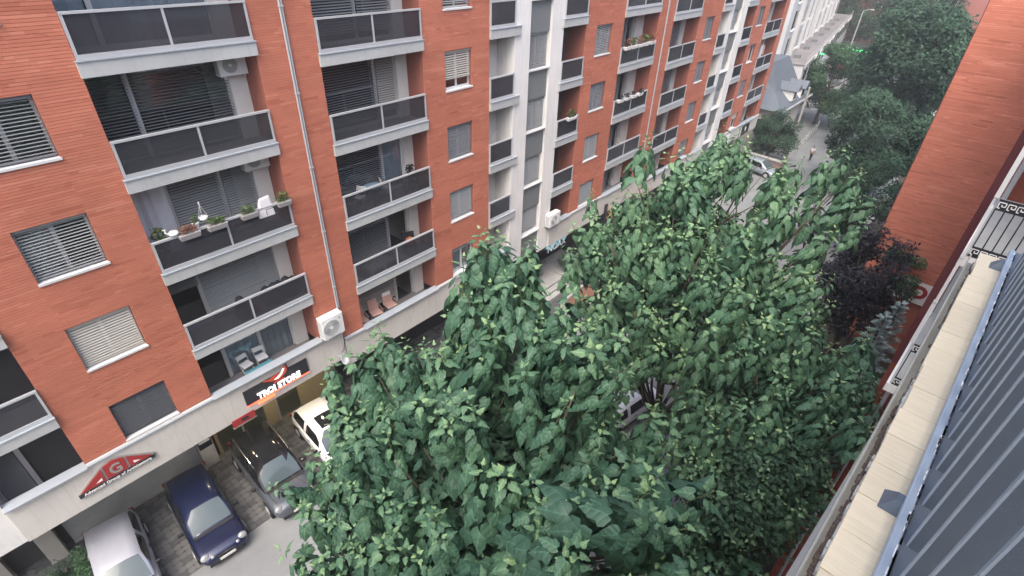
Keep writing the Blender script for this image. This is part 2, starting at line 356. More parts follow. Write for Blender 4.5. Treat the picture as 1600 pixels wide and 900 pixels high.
def crown_shoots(c, rad, n_lobes, per_lobe, zmin=-.55, seed=1, lobe_r=.36, extra=()):
    """positions of upright leafy shoots on lobes spread through the crown"""
    g = np.random.default_rng(seed); c = np.array(c); rad = np.array(rad); lobes = []
    ga = math.pi*(3-math.sqrt(5))
    for i in range(n_lobes):
        zz = 1-(1-zmin)*(i+.5)/n_lobes; t = i*ga+g.uniform(-.25,.25); rr = math.sqrt(max(0,1-zz*zz))
        k = g.uniform(.60,.98)
        lobes.append(c + rad*np.array([rr*math.cos(t), rr*math.sin(t), zz])*k)
    lobes += [np.array(e) for e in extra]
    P = []; A = []
    for l in lobes:
        for q in range(per_lobe):
            d = g.normal(size=3); d /= np.linalg.norm(d); d[2] = abs(d[2])*.9 - .25*g.random()
            p = l + d*rad*lobe_r*g.uniform(.55,1.05)
            out = (p-c)/rad; a = np.array([0,0,1.0]) + .30*out*np.array([1,1,.3]) + .22*g.normal(size=3)
            P.append(p); A.append(a/np.linalg.norm(a))
    return np.array(lobes), np.array(P), np.array(A)
def shoot_leaves(P, A, seed=2, size=.30, length=.75, nodes=8, tmin=0.0):
    """whorls of leaves down each shoot: small bright leaves at the tip, big drooping ones below"""
    g = np.random.default_rng(seed); LP=[]; LD=[]; LN=[]; LS=[]; LT=[]
    for p, a in zip(P, A):
        s = g.uniform(.75,1.2); u = np.cross(a, g.normal(size=3)); u /= np.linalg.norm(u); w = np.cross(a, u)
        nl = nodes + g.integers(-1,2); tn = g.uniform(-.14,.14)+(.06 if a[2] > .93 else -.03)
        for k in range(nl):
            f = k/(nl-1); t = (f**1.1)*length*s
            for h in range(2 if f < .35 else 3):
                ang = k*1.57+h*(math.pi if f < .35 else 2.1)+g.uniform(-.35,.35)
                o = u*math.cos(ang)+w*math.sin(ang)
                el = .6-1.75*min(1,f*2.2)+g.uniform(-.25,.25)     # up at the tip, hanging lower down
                d = o*math.cos(el)+a*math.sin(el)
                nrm = a*math.cos(el)-o*math.sin(el)
                pet = (.05+.30*f)*s
                LP.append(p-a*t+o*pet*.8); LD.append(d); LN.append(nrm+.25*g.normal(size=3))
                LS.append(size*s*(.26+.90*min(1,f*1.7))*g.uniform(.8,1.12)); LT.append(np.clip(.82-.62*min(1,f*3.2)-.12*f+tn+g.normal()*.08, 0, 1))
    return [np.array(q) for q in (LP,LD,LN,LS,LT)]
HEARTS = [heart_leaf(v) for v in range(4)]; BLADE = blade_leaf()
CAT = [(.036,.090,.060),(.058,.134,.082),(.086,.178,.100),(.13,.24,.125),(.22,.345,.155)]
M['leaf'] = leafmat('catalpa_leaf', CAT, veins=True); M['leaf_obj'] = leafmat('catalpa_leaf_single', CAT, True, veins=True)
def limb_tree(root, base, top, lobes, r0, m='trunk', sub=2, seed=3, sway=.25):
    """trunk and limbs, local to the root"""
    g = np.random.default_rng(seed); base = np.array(base, float); top = np.array(top, float)
    ts = np.linspace(0,1,7); wob = np.cumsum(g.normal(size=(7,3))*sway*.25, axis=0)*np.array([1,1,0]); wob[0] = 0
    pts = base+(top-base)*ts[:,None]+wob*ts[:,None]
    MB().tube([tuple(p) for p in pts], [r0*1.35]+list(np.linspace(r0, r0*.25, 6)), 10).build('trunk', m, root, smooth=True)
    for l in lobes:
        k = g.integers(2,5); a = pts[k]; b = np.array(l)-(0,0,.3)
        mid1 = a+(b-a)*.35+np.array([0,0,-.08*np.linalg.norm(b-a)])+g.normal(size=3)*.12; mid2 = a+(b-a)*.72+g.normal(size=3)*.12
        mb = MB().tube([tuple(a),tuple(mid1),tuple(mid2),tuple(b)], [r0*.42,r0*.30,r0*.2,r0*.09], 7)
        for q in range(sub):
            e = b+g.normal(size=3)*np.array([.6,.6,.4]); s = mid2 if q % 2 else mid1+(mid2-mid1)*.6
            mb.tube([tuple(s),tuple((s+e)/2+g.normal(size=3)*.06),tuple(e)], [r0*.13,r0*.09,r0*.04], 5)
        mb.build('branch', m, root, smooth=True)
def catalpa(name, label, xy, c, rad, n_lobes, per_lobe, seed, size=.30, inner=1500, extra=(), trunk_r=.17, zmin=-.55, length=.75, nsolo=300, nodes=8, group=None, tone_shift=0):
    z0 = gz(xy[0]); root = thing(name, label, 'tree', (xy[0], xy[1], z0), group=group); off = np.array([xy[0], xy[1], z0])
    lobes, P, A = crown_shoots(c, rad, n_lobes, per_lobe, zmin, seed, extra=extra)
    LP, LD, LN, LS, LT = shoot_leaves(P, A, seed+1, size, length, nodes)
    g = np.random.default_rng(seed+5)
    d = g.normal(size=(inner,3)); d /= np.linalg.norm(d,axis=1,keepdims=True); d[:,2] = d[:,2]*.8
    ip = np.array(c)+d*np.array(rad)*g.uniform(.25,.85,(inner,1)); ih = g.normal(size=(inner,3)); ih[:,2] = -abs(ih[:,2])*.6-.3
    iN = g.normal(size=(inner,3))*.5+np.array([0,0,1])
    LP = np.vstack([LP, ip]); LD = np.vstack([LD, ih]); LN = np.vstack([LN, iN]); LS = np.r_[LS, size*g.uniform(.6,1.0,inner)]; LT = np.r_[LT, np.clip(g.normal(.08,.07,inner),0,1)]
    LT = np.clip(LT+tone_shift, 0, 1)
    # the 300 leaves that show largest become parts of their own
    dist = np.linalg.norm(LP-np.array([0,0,H]), axis=1); sc = LS/dist; sc[-inner:] = 0
    order = np.argsort(-sc); solo = order[:nsolo]; rest_ = np.ones(len(LP), bool); rest_[solo] = False
    idx = np.nonzero(rest_)[0]; VV = []; TT = []; tone = []; LC = []; n0 = 0
    for v, hl in enumerate(HEARTS):
        q = idx[v::4]; V, T, _ = scatter(hl, LP[q]-off, LD[q], LN[q], LS[q]); VV.append(V); LC.append(np.tile(hl[0], (len(q),1))); TT.append(T+n0); n0 += len(V)
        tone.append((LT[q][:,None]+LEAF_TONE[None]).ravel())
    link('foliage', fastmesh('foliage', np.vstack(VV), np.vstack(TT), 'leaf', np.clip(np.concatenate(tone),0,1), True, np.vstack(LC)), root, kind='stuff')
    mes = [fastmesh('leaf', hl[0], hl[1], 'leaf_obj', None, True, hl[0]) for hl in HEARTS]
    _, _, Bs = scatter(HEARTS[0], LP[solo], LD[solo], LN[solo], LS[solo])
    for i, k in enumerate(solo):
        bx, by, bz = Bs[i]*LS[k]; p = LP[k]-off
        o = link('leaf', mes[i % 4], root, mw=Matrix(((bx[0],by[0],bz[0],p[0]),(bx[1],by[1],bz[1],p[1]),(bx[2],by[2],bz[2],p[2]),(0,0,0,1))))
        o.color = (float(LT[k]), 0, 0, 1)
    limb_tree(root, (0,0,-.1), np.array(c)-off+np.array([0,0,rad[2]*.35]), [l-off for l in lobes], trunk_r, seed=seed)
    # pale seed clusters and leaf stalks inside the crown
    tw = MB()
    sel = g.choice(len(P), min(len(P),150), replace=False)
    for k in sel: tw.tube([tuple(P[k]-off), tuple(P[k]-A[k]*length*.6-off), tuple(P[k]-A[k]*length*1.1-off+g.normal(size=3)*.05)], [.006,.011,.015], 4, False)
    tw.build('shoots', 'twig', root, kind='stuff')
    return root
def leafy(name, label, cat, xy, h, c, rad, n, size, m, seed, clumps=26, trunk_r=.16, trunk=True, cl_r=.34, tmpl=None, group=None, flat=.7, parts=True, zmin=-1.0, up=0.0):
    """a tree or shrub of many small leaves gathered in clumps"""
    z0 = gz(xy[0]); off = np.array([xy[0], xy[1], z0]); root = thing(name, label, cat, tuple(off), group=group)
    g = np.random.default_rng(seed); c = np.array(c, float); rad = np.array(rad, float); tmpl = tmpl or BLADE
    cc = g.normal(size=(clumps,3)); cc /= np.linalg.norm(cc,axis=1,keepdims=True); cc[:,2] = np.maximum(cc[:,2], zmin); cc = cc*g.uniform(.35,.85,(clumps,1))**.6
    cc = c+cc*rad; cr = rad.mean()*cl_r*g.uniform(.7,1.25,clumps)
    w = g.integers(0, clumps, n); d = g.normal(size=(n,3)); d /= np.linalg.norm(d,axis=1,keepdims=True)
    r = g.uniform(.45,1.05,(n,1))
    P = cc[w]+d*r*cr[w][:,None]*np.array([1,1,flat])
    Dr = d*np.array([1,1,.5])+g.normal(size=(n,3))*.5; Dr[:,2] -= .25-up; N = g.normal(size=(n,3))*.45+np.array([0,0,.9])+d*.4
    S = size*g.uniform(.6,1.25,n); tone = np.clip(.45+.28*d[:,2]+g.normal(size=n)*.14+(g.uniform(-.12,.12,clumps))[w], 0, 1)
    V, T, _ = scatter(tmpl, P-off, Dr, N, S)
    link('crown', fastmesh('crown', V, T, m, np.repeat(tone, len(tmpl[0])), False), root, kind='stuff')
    if trunk: limb_tree(root, (0,0,-.1), c-off+np.array([0,0,rad[2]*.3]), [q-off for q in cc[:max(5,clumps//3)]], trunk_r, seed=seed, sub=1)
    return root
M['fol_dark'] = leafmat('dark_foliage', [(.020,.048,.032),(.034,.076,.048),(.050,.106,.064),(.08,.15,.086)], rough=.75)
M['fol_mid'] = leafmat('mid_foliage', [(.018,.045,.025),(.035,.085,.042),(.055,.125,.055),(.095,.19,.085)])
M['fol_plum'] = leafmat('plum_foliage', [(.012,.014,.021),(.021,.024,.034),(.033,.036,.050),(.053,.057,.075)])
M['fol_spruce'] = leafmat('blue_spruce', [(.14,.20,.20),(.21,.29,.29),(.29,.38,.375),(.38,.47,.46)], trans=.1)
M['fol_pot'] = leafmat('pot_plant', [(.03,.06,.02),(.06,.11,.035),(.11,.17,.06),(.18,.2,.08)])
M['fol_red'] = leafmat('pot_plant_red', [(.10,.05,.03),(.2,.09,.06),(.30,.14,.09),(.36,.25,.18)])
# ------------------------------------------------------------------ ground
def sheet(name, x0, x1, y0, y1, dz, m, nx=1, label=None):
    mb = MB()
    for i in range(nx):
        a = x0+(x1-x0)*i/nx; b = x0+(x1-x0)*(i+1)/nx
        mb.add([(a,y0,gz(a)+dz),(b,y0,gz(b)+dz),(b,y1,gz(b)+dz),(a,y1,gz(a)+dz)], [(0,1,2,3)])
    return mb.build(name, m, kind='structure')
sheet('ground', -80, 320, -150, 150, -.06, 'soil', 8)
sheet('road', -60, 310, 2.6, 60, 0, 'asphalt', 16)
def kerbline(x0, x1, y0, y1, n):
    mb = MB(); a = x0
    mb.add([(x0,y0,gz(x0)-.1),(x1,y0,gz(x1)-.1),(x1,y1,gz(x1)-.1),(x0,y1,gz(x0)-.1),(x0,y0,gz(x0)+.13),(x1,y0,gz(x1)+.13),(x1,y1,gz(x1)+.13),(x0,y1,gz(x0)+.13)],
        [(0,3,2,1),(4,5,6,7),(0,1,5,4),(1,2,6,5),(2,3,7,6),(3,0,4,7)])
    o = mb.build('kerb', 'kerb', kind='structure'); return bevel(o, .015)
kerbline(-20, 60, 2.45, 2.62, 1)
# interlocking pavers in front of the shops
pav = sheet('pavement', -8, 33, 14.15, 18.6, .006, 'paver_b')
def paver_mesh(m):
    mb = MB(); mb.prism([(-.115,-.06),(-.06,-.115),(.06,-.115),(.115,-.06),(.115,.06),(.06,.115),(-.06,.115),(-.115,.06)], lambda a,b,d: (a,b,d), 0, .022)
    return mb.mesh('paver', m)
pm = [paver_mesh('paver_a'), paver_mesh('paver_b')]
cnt = 0; rest = {0: MB(), 1: MB()}
pcand = []
for i in range(-14, 74):
    for j in range(18):
        x = i*.24+.1; y = 14.28+j*.24
        k = 1 if ((i+2*(j//2)) % 4 < 2 and j % 2 == 0) or random.random() < .05 else 0
        show = (2.5 < x < 3.6 or -.7 < x < .95 or 5.2 < x < 6.3) and y < 18.2
        pcand.append((0 if show else 1, x, y, k))
pcand.sort()
for q, (s_, x, y, k) in enumerate(pcand):
    if q < 300:
        link('paver', pm[k], pav, mw=Matrix.Translation((x, y, gz(x)+.007+random.uniform(-.002,.003))))
    else:
        z = gz(x)+.008
        rest[k].box(x-.112, x+.112, y-.112, y+.112, z, z+.02)
for k in rest: rest[k].build('paver_field', ('paver_a','paver_b')[k], pav, kind='stuff')
for i, (a, b) in enumerate([(-1.75, -1.65), (.15,.25), (2.95,3.05), (5.55,5.65)]):
    pass
MB().add([(56,13.3,gz(56)+.006),(59.4,12.1,gz(59.4)+.006),(59.4,12.25,gz(59.4)+.006),(56,13.45,gz(56)+.006)], [(0,1,2,3)]).build('road_marking', 'paint', kind='structure')

# ------------------------------------------------------------------ apartment blocks across the street
D = 15.957; FH = 2.9; NB = D+1.1
SECZ = [H-2.81, H-2.81-.584, H-2.81-1.248]
def bricks(mb_rects, y, m, parent, ph=.0755, bl=.26, axis='x', name='brickwork'):
    """real bricks, joints recessed; rects = (a0,a1,z0,z1) on the plane y. 5 faces per brick"""
    V = []; T = []; tone = []; g = .008; t = .5; rng = random.Random(5); ro = {}
    for a0, a1, z0, z1 in mb_rects:
        r0 = math.floor(z0/ph); r1 = math.ceil(z1/ph)
        for r in range(r0, r1):
            zb = max(r*ph, z0); zt = min((r+1)*ph-g, z1)
            if zt-zb < .012: continue
            off = (.5 if r % 2 else 0)*bl + ((r*7919) % 13)/13*.03
            c0 = math.floor((a0-off)/bl); c1 = math.ceil((a1-off)/bl)
            for c in range(c0, c1):
                xa = max(c*bl+off, a0); xb = min((c+1)*bl+off, a1)
                if xb-xa < .02: continue
                o = ro.setdefault(r, rng.uniform(0,.0035)) + (.005 if random.random() < .025 else random.uniform(0,.0006))
                n = len(V)
                yf, yk = y-o, y+.02
                if axis == 'x': V += [(xa,yf,zb),(xb,yf,zb),(xb,yf,zt),(xa,yf,zt),(xa,yk,zb),(xb,yk,zb),(xb,yk,zt),(xa,yk,zt)]
                else: V += [(yf,xa,zb),(yf,xb,zb),(yf,xb,zt),(yf,xa,zt),(yk,xa,zb),(yk,xb,zb),(yk,xb,zt),(yk,xa,zt)]
                T += [(n,n+1,n+2),(n,n+2,n+3),(n+3,n+2,n+6),(n+3,n+6,n+7),(n+1,n,n+4),(n+1,n+4,n+5),(n,n+3,n+7),(n,n+7,n+4),(n+2,n+1,n+5),(n+2,n+5,n+6)]
                if random.random() < .38: t = min(max(random.gauss(.5, .2), 0), 1)
                tone += [t if random.random() > .02 else random.choice((.1,.95))]*8
    return link(name, fastmesh(name, np.array(V), np.array(T), m, tone), parent, kind='stuff')

def blind(parent, x0, x1, y, ztop, zbot, m, tilt=62, pitch=.084, single=True, name='blind'):
    # tilt below 45: open slats with dark gaps; above: closed
    """external venetian blind: head box, bottom rail, slats (each an object when near)"""
    mb = MB().box(x0, x1, y-.05, y+.05, ztop-.09, ztop)
    bl = mb.build(name, m, parent)
    n = int((ztop-.1-zbot)/pitch)
    tilt = 36+(tilt-60)*.25 if tilt > 45 else tilt*.5; wd = .066 if tilt > 30 else .048; sm = MB(); ca, sa = math.cos(R(tilt)), math.sin(R(tilt))
    prof = [(-wd/2, 0), (-wd/6, .006), (wd/6, .006), (wd/2, 0)]
    sec = [(p*ca - q*sa, -p*sa*-1 + q*ca) for p, q in prof]      # (y,z), outer edge low
    sec = [(yy, zz) for yy, zz in sec]
    def slat(mb, z, dx=0):
        o = len(mb.v)
        for x in (x0+.012+dx, x1-.012+dx):
            for yy, zz in sec: mb.v.append((x, y+yy, z+zz))
        for i in range(3): mb.f.append((o+i, o+i+1, o+4+i+1, o+4+i))
        return mb
    if single:
        me = slat(MB(), 0).mesh('slat', m)
        for i in range(n):
            mw = Matrix.Translation((0, 0, ztop-.13-i*pitch)) @ Matrix.Rotation(random.uniform(-.0012,.0012), 4, 'Y')
            mw = Matrix.Translation((0,0,ztop-.13-i*pitch+random.uniform(-.003,.003)))
            link('slat', me, bl, mw=mw @ Matrix.Translation(((x0+x1)/2,0,0)) @ Matrix.Rotation(random.gauss(0,.0022), 4, 'Y') @ Matrix.Translation((-(x0+x1)/2,0,0)))
    else:
        for i in range(n): slat(sm, ztop-.13-i*pitch)
        if n: sm.build('slats', m, bl, kind='stuff')
    if n:
        zb = ztop-.13-n*pitch
        MB().box(x0+.01, x1-.01, y-.03, y+.03, zb-.01, zb+.025).build('bottom_rail', m, bl)
    return bl

def window(parent, x0, x1, z0, z1, bm, drop, tilt=62, near=True, curtain=False, depth=.2):
    w = thing_part('window', parent)
    MB().box(x0-.02, x1+.02, D-.045, D+depth-.02, z0-.06, z0-.004).build('sill', 'pvc', w)
    f = MB(); y0, y1 = D+depth-.02, D+depth+.04; t = .06
    f.box(x0, x1, y0, y1, z0, z0+t).box(x0, x1, y0, y1, z1-t, z1).box(x0, x0+t, y0, y1, z0+t, z1-t).box(x1-t, x1, y0, y1, z0+t, z1-t)
    xm = (x0+x1)/2; f.box(xm-.045, xm+.045, y0+.002, y1-.002, z0+t, z1-t); f.build('frame', 'pvc', w)
    MB().box(x0+t, xm-.045, D+depth+.005, D+depth+.015, z0+t, z1-t).build('pane', 'pane', w)
    MB().box(xm+.045, x1-t, D+depth+.005, D+depth+.015, z0+t, z1-t).build('pane', 'pane', w)
    if curtain: drape(w, x0+.1, x0+(x1-x0)*.55, D+depth+.14, z0+.05, z1-.05)
    if drop > 0:
        blind(parent, x0+.015, x1-.015, D+depth-.085, z1-.004, z1-(z1-z0)*drop+.02, bm, tilt, single=near)
def thing_part(name, parent):
    o = bpy.data.objects.new(name, None); COL.objects.link(o); o.parent = parent
    o.empty_display_size = .1
    o['_world'] = True
    o.matrix_parent_inverse = parent.matrix_basis.inverted()
    return o
def drape(parent, x0, x1, y, z0, z1, m='curtain', amp=.035):
    mb = MB(); n = max(8, int((x1-x0)/.035))
    for i in range(n+1):
        x = x0+(x1-x0)*i/n; dy = amp*math.sin(i*.9)+amp*.5*math.sin(i*2.3+1)
        mb.v += [(x, y+dy, z0), (x, y+dy*.6, z1)]
    for i in range(n): mb.f.append((2*i, 2*i+2, 2*i+3, 2*i+1))
    return mb.build('curtain', m, parent, smooth=True)

def railing(bal, x0, x1, zt, mid=True, ym=D-.03, ends=(1,1)):
    """aluminium rail with two smoked panes; sub-parts of the balcony slab"""
    zr = zt+1.0
    MB().box(x0, x1, ym-.045, ym+.045, zr-.055, zr).build('handrail', 'alu', bal)
    MB().box(x0, x1, ym-.04, ym+.04, zt+.005, zt+.115).build('bottom_rail', 'alu', bal)
    xs = [x0+.03] + ([(x0+x1)/2] if mid else []) + [x1-.03]
    for x in xs: MB().box(x-.028, x+.028, ym-.032, ym+.032, zt+.115, zr-.055).build('post', 'alu', bal)
    for a, b in zip(xs[:-1], xs[1:]):
        MB().box(a+.028, b-.028, ym-.006, ym+.006, zt+.115, zr-.055).build('glass_pane', 'smoke', bal)

def slab(parent, x0, x1, zt, th=.35, yf=D-.09, yb=NB, ov=(0.0,0.0), name='balcony'):
    b = MB().box(x0-ov[0], x1+ov[1], yf, D-.001, zt-th, zt).box(x0+.002, x1-.002, D-.001, yb, zt-th+.05, zt-.004).build(name, 'fascia', parent)
    MB().box(x0-ov[0]-.012, x1+ov[1]+.012, yf-.03, yf+.12, zt, zt+.03).build('drip_cap', 'flash', b)
    return b

def bay_back(parent, x0, x1, z0, z1, pil, spec, near):
    """glazing, blinds and pilaster at the back of a loggia. spec: list of (fa, fb, type, blind material, drop, tilt)"""
    g = thing_part('glazing', parent)
    xg = x1-pil
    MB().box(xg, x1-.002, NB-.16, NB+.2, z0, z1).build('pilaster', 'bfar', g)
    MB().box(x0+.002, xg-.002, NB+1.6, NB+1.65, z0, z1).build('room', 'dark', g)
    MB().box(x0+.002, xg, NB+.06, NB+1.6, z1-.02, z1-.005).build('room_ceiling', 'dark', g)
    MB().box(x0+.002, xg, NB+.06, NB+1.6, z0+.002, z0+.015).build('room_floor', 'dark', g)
    fr = MB()
    fr.box(x0+.002, xg-.002, NB-.03, NB+.05, z1-.09, z1-.002); fr.box(x0+.002, xg-.002, NB-.03, NB+.05, z0, z0+.12)
    for fa, fb, ty, bm, dr, ti in spec:
        a = x0+(xg-x0)*fa; b = x0+(xg-x0)*fb
        fr.box(a+.002, a+.062, NB-.028, NB+.048, z0+.12, z1-.09); fr.box(b-.062, b-.002, NB-.028, NB+.048, z0+.12, z1-.09)
        if ty != 'open': MB().box(a+.062, b-.062, NB+.004, NB+.014, z0+.12, z1-.09).build('pane', 'pane', g)
        if ty == 'curtain': drape(g, a+.07, b-.07, NB+.07, z0+.1, z1-.1)
        if ty == 'drape': drape(g, a+.02, b-.02, NB-.09, z0+.05, z1-.04)
        if dr > 0: blind(parent, a+.03, b-.03, NB-.11, z1-.02, z1-(z1-z0)*dr+.06, bm, ti, single=near)
    fr.build('frame', 'pvc', g)

NFL = 6           # storeys above the shops (top one off the frame)
def section(idx, label, xL, xR, parts, near_to, fasc):
    z1 = SECZ[idx]
    base = z1 - 4*FH              # lowest residential floor
    tops = [base+FH*k for k in range(0, NFL+1)]
    ztop = base + FH*7.2
    b = thing('apartment_building', label, 'building', ((xL+xR)/2, D, gz((xL+xR)/2)), world=True, group='brick blocks across the street')
    ledge = base+.86; fb = base-.72+fasc
    rects = []; backing = MB()
    for p in parts:
        k = p[0]
        if k == 'brick':
            _, x0, x1 = p[:3]; win = p[3] if len(p) > 3 else None
            if not win: rects.append((x0, x1, ledge, ztop)); backing.box(x0+.004, x1-.004, D+.008, NB+.3, ledge-.2, ztop)
            else:
                wx0, wx1, specs = win
                rects += [(x0, wx0, ledge, ztop), (wx1, x1, ledge, ztop)]
                backing.box(x0+.004, wx0-.001, D+.008, NB+.3, ledge-.2, ztop); backing.box(wx1+.001, x1-.004, D+.008, NB+.3, ledge-.2, ztop)
                prev = ledge
                for q in range(NFL+1):
                    fl = base+q*FH; a = fl+.92; c = fl+FH-.53
                    if a > prev+.02:
                        rects.append((wx0, wx1, prev, a-.05)); backing.box(wx0-.001, wx1+.001, D+.008, NB+.3, prev-.01, a-.06)
                    sp = specs[q] if q < len(specs) else ('blind_grey', 1, 62, False)
                    window(b, wx0, wx1, a, c, sp[0], sp[1], sp[2], near=wx0 < near_to, curtain=sp[3] if len(sp) > 3 else False)
                    # dark room behind
                    prev = c
                rects.append((wx0, wx1, prev, ztop)); backing.box(wx0-.001, wx1+.001, D+.008, NB+.3, prev, ztop)
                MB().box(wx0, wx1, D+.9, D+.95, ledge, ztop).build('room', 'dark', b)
        elif k == 'bay':
            _, x0, x1, pil, specs, sideL, sideR = p
            for q in range(NFL+1):
                fl = base+q*FH; zt = fl
                if q == 0: floor_z = fl
                sp = specs[q] if q < len(specs) else [(0,.34,'g','blind_dark',1,66),(.34,1,'g','blind_dark',1,66)]
                bay_back(b, x0, x1, fl, fl+FH-.3, pil, sp, near=x0 < near_to)
                if q > 0:
                    s = slab(b, x0, x1, fl, ov=(.03,.03)); railing(s, x0+.01, x1-.01, fl+.03)
                else:
                    MB().box(x0+.003, x1-.003, D+.1, NB, fl-.2, fl+.3).build('terrace_floor', 'floor', b)
                MB().box(x0+.01, x1-.01, D+.012, NB-.02, fl+.001, fl+.012).build('floor_tiles', 'floor', b) if q > 0 else None
        elif k == 'nbay':      # narrow loggia beside a white pier; white = which side is white
            _, x0, x1, white, specs = p
            for q in range(NFL+1):
                fl = base+q*FH
                near = x0 < near_to
                g = thing_part('glazing', b)
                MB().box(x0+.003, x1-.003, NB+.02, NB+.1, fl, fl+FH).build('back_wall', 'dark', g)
                fr = MB(); xd = x0+(x1-x0)*(.3 if white == 'R' else .42)
                fr.box(xd-.04, xd+.08, NB-.06, NB+.018, fl, fl+FH-.3); fr.box(x0+.01, x0+.07, NB-.06, NB+.018, fl, fl+FH-.3)
                fr.build('frame', 'pvc', g)
                if white == 'R': MB().box(xd+.08, x1-.003, NB-.09, NB+.019, fl, fl+FH-.3).build('back_panel', 'bfar', g)
                sp = specs[q] if q < len(specs) else ('blind_grey', 1)
                blind(b, x0+.08, xd-.05, NB-.07, fl+FH-.32, fl+FH-.3-(FH-.4)*sp[1], sp[0], 60, single=False)
                if q > 0:
                    s = slab(b, x0, x1, fl, yf=D-.12, ov=(0, .32) if white == 'R' else (.12, 0)); railing(s, x0+.01, x1-.01, fl+.03, mid=False)
                    MB().box(x0+.01, x1-.01, D+.012, NB-.06, fl+.001, fl+.012).build('floor_tiles', 'floor', b)
                else: MB().box(x0+.003, x1-.003, D+.1, NB+.02, fl-.2, fl).build('terrace_floor', 'floor', b)
        elif k == 'pier':
            _, x0, x1 = p; MB().box(x0, x1, D-.02, NB+.35, fb+.01, ztop).build('white_pier', 'white', b)
        elif k == 'strip':
            _, x0, x1, specs = p
            for q in range(NFL+1):
                fl = base+q*FH; a = fl+.95; c = fl+FH-.42
                lo = fl-FH+(FH-.42) if q > 0 else fb-.02
                MB().box(x0+.002, x1-.002, D+.10, D+.3, lo+.003, a-.05).build('cladding_panel', 'clad', b)
                sp = specs[q] if q < len(specs) else ('blind_grey', 1, 62)
                window(b, x0+.01, x1-.01, a, c, sp[0], sp[1], sp[2], near=False, depth=.3)
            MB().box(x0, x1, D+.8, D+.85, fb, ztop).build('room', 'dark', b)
    bricks(rects, D, 'brick', b)
    backing.build('backing_wall', 'mortar', b)
    # brick reveals in the loggias are the sides of the backing wall: give them courses
    # base band, ledge flashing
    for p in parts:
        if p[0] in ('pier',): continue
        x0, x1 = p[1], p[2]
        if p[0] == 'strip': continue
        MB().box(x0-(.002), x1+.002, D-.07, D+.1, fb, ledge-.03).build('base_band', 'cream', b)
        yy = D-.20 if p[0] != 'brick' else D-.14
        fl_ = MB().add([(x0-.004,yy,ledge-.10),(x1+.004,yy,ledge-.10),(x1+.004,yy,ledge-.05),(x0-.004,yy,ledge-.05),(x0-.004,D+.115,ledge-.029),(x1+.004,D+.115,ledge-.029),(x1+.004,D+.115,ledge+.004 if p[0]!='brick' else ledge-.01),(x0-.004,D+.115,ledge+.004 if p[0]!='brick' else ledge-.01)],
              [(0,1,2,3),(3,2,6,7),(0,3,7,4),(1,5,6,2),(4,7,6,5),(0,4,5,1)])
        fl_.build('ledge_flashing', 'flash', b)
    MB().box(xL+.01, xR-.01, D+.1, NB+2.2, fb-.005, fb+.2).build('soffit', 'soffit', b)
    MB().box(xL+.02, xR-.02, NB+1.7, NB+11, fb+.2, ztop).build('core', 'soffit', b)
    MB().box(xL, xR, D-.1, NB+11, ztop, ztop+.4).build('roof_slab', 'fascia', b)
    # shop level
    MB().box(xL, xR, 18.45, 18.7, gz(xR)-.3, fb).build('shop_wall', 'shopdark', b)
    return b, base, ledge, fb
BG = ('blind_grey', 1, 64)
L = lambda *a: list(a)
dk = 'blind_dark'; bgx = 'blind_beige'; gy = 'blind_grey'
full = lambda m, t=62, sp=.34: [(0, sp, 'g', m, 1, t), (sp, 1, 'g', m, 1, t)]
A_specs = [ [(0,.3,'open',dk,0,0),(.3,.66,'curtain',dk,0,0),(.66,1,'curtain',dk,0,0)],
            [(0,.3,'open',gy,.42,70),(.3,1,'g',gy,1,74)],
            [(0,.3,'drape',dk,0,0),(.3,.72,'g',gy,.93,58),(.72,1,'g',gy,.93,62)],
            full(dk,32,.3),
            [(0,.25,'curtain',dk,0,0),(.25,1,'curtain',dk,0,0)], full(gy) ]
B_specs = [ [(0,.72,'g',bgx,.72,45),(.72,1,'open',dk,.3,50)],
            [(0,.70,'g',dk,.95,32),(.70,1,'open',dk,0,0)],
            [(0,.72,'g',dk,.80,32),(.72,1,'curtain',dk,0,0)],
            [(0,.74,'g',dk,.92,45),(.74,1,'g',bgx,.85,55)],
            [(0,.6,'g',gy,.9,60),(.6,1,'g',gy,.9,64)], full(gy)]
bA, baseA, ledgeA, fbA = section(0, 'nearest orange-red brick apartment block with black shop sign on its base band', -6.2, 8.655, [
    ('strip', -4.85, -3.2, []), ('pier', -3.2, -2.24), ('nbay', -2.24, -.28, 'L', [(dk,1)]*7),
    ('brick', -.28, 3.45, (.86, 2.40, [('blind_black',1,55),(bgx,1,66),(gy,1,38,True),(dk,1,40),(gy,1,60)])),
    ('bay', 3.45, 7.67, .52, A_specs, 0, 0), ('brick', 7.67, 8.64)], 20, .02)
bB, baseB, ledgeB, fbB = section(1, 'middle orange-red brick apartment block with white piers and grey window strip', 8.665, 33.41, [
    ('brick', 8.69, 9.65), ('bay', 9.65, 13.86, .5, B_specs, 0, 0),
    ('brick', 13.86, 17.5, (14.97, 16.45, [(gy,.2,62),(gy,.9,62),(dk,1,62),(bgx,.75,60),(gy,.9,60),(gy,1,60)])),
    ('nbay', 17.5, 19.12, 'R', [(gy,1)]*7), ('pier', 19.12, 20.17),
    ('strip', 20.17, 21.75, [(gy,.9,66),(gy,1,64),(gy,1,64),(gy,1,64),(gy,.9,60)]), ('pier', 21.75, 22.7),
    ('nbay', 22.7, 24.65, 'L', [(dk,.9)]*7),
    ('brick', 24.65, 28.38, (25.67, 27.22, [(gy,1,70),(gy,1,60),(dk,1,64),(gy,1,55),(gy,1,60)])),
    ('bay', 28.38, 32.45, 1.0, [[(0,.72,'g',dk,1,64),(.72,1,'open',dk,0,0)]]*7, 0, 0), ('brick', 32.45, 33.39)], 20, .1)
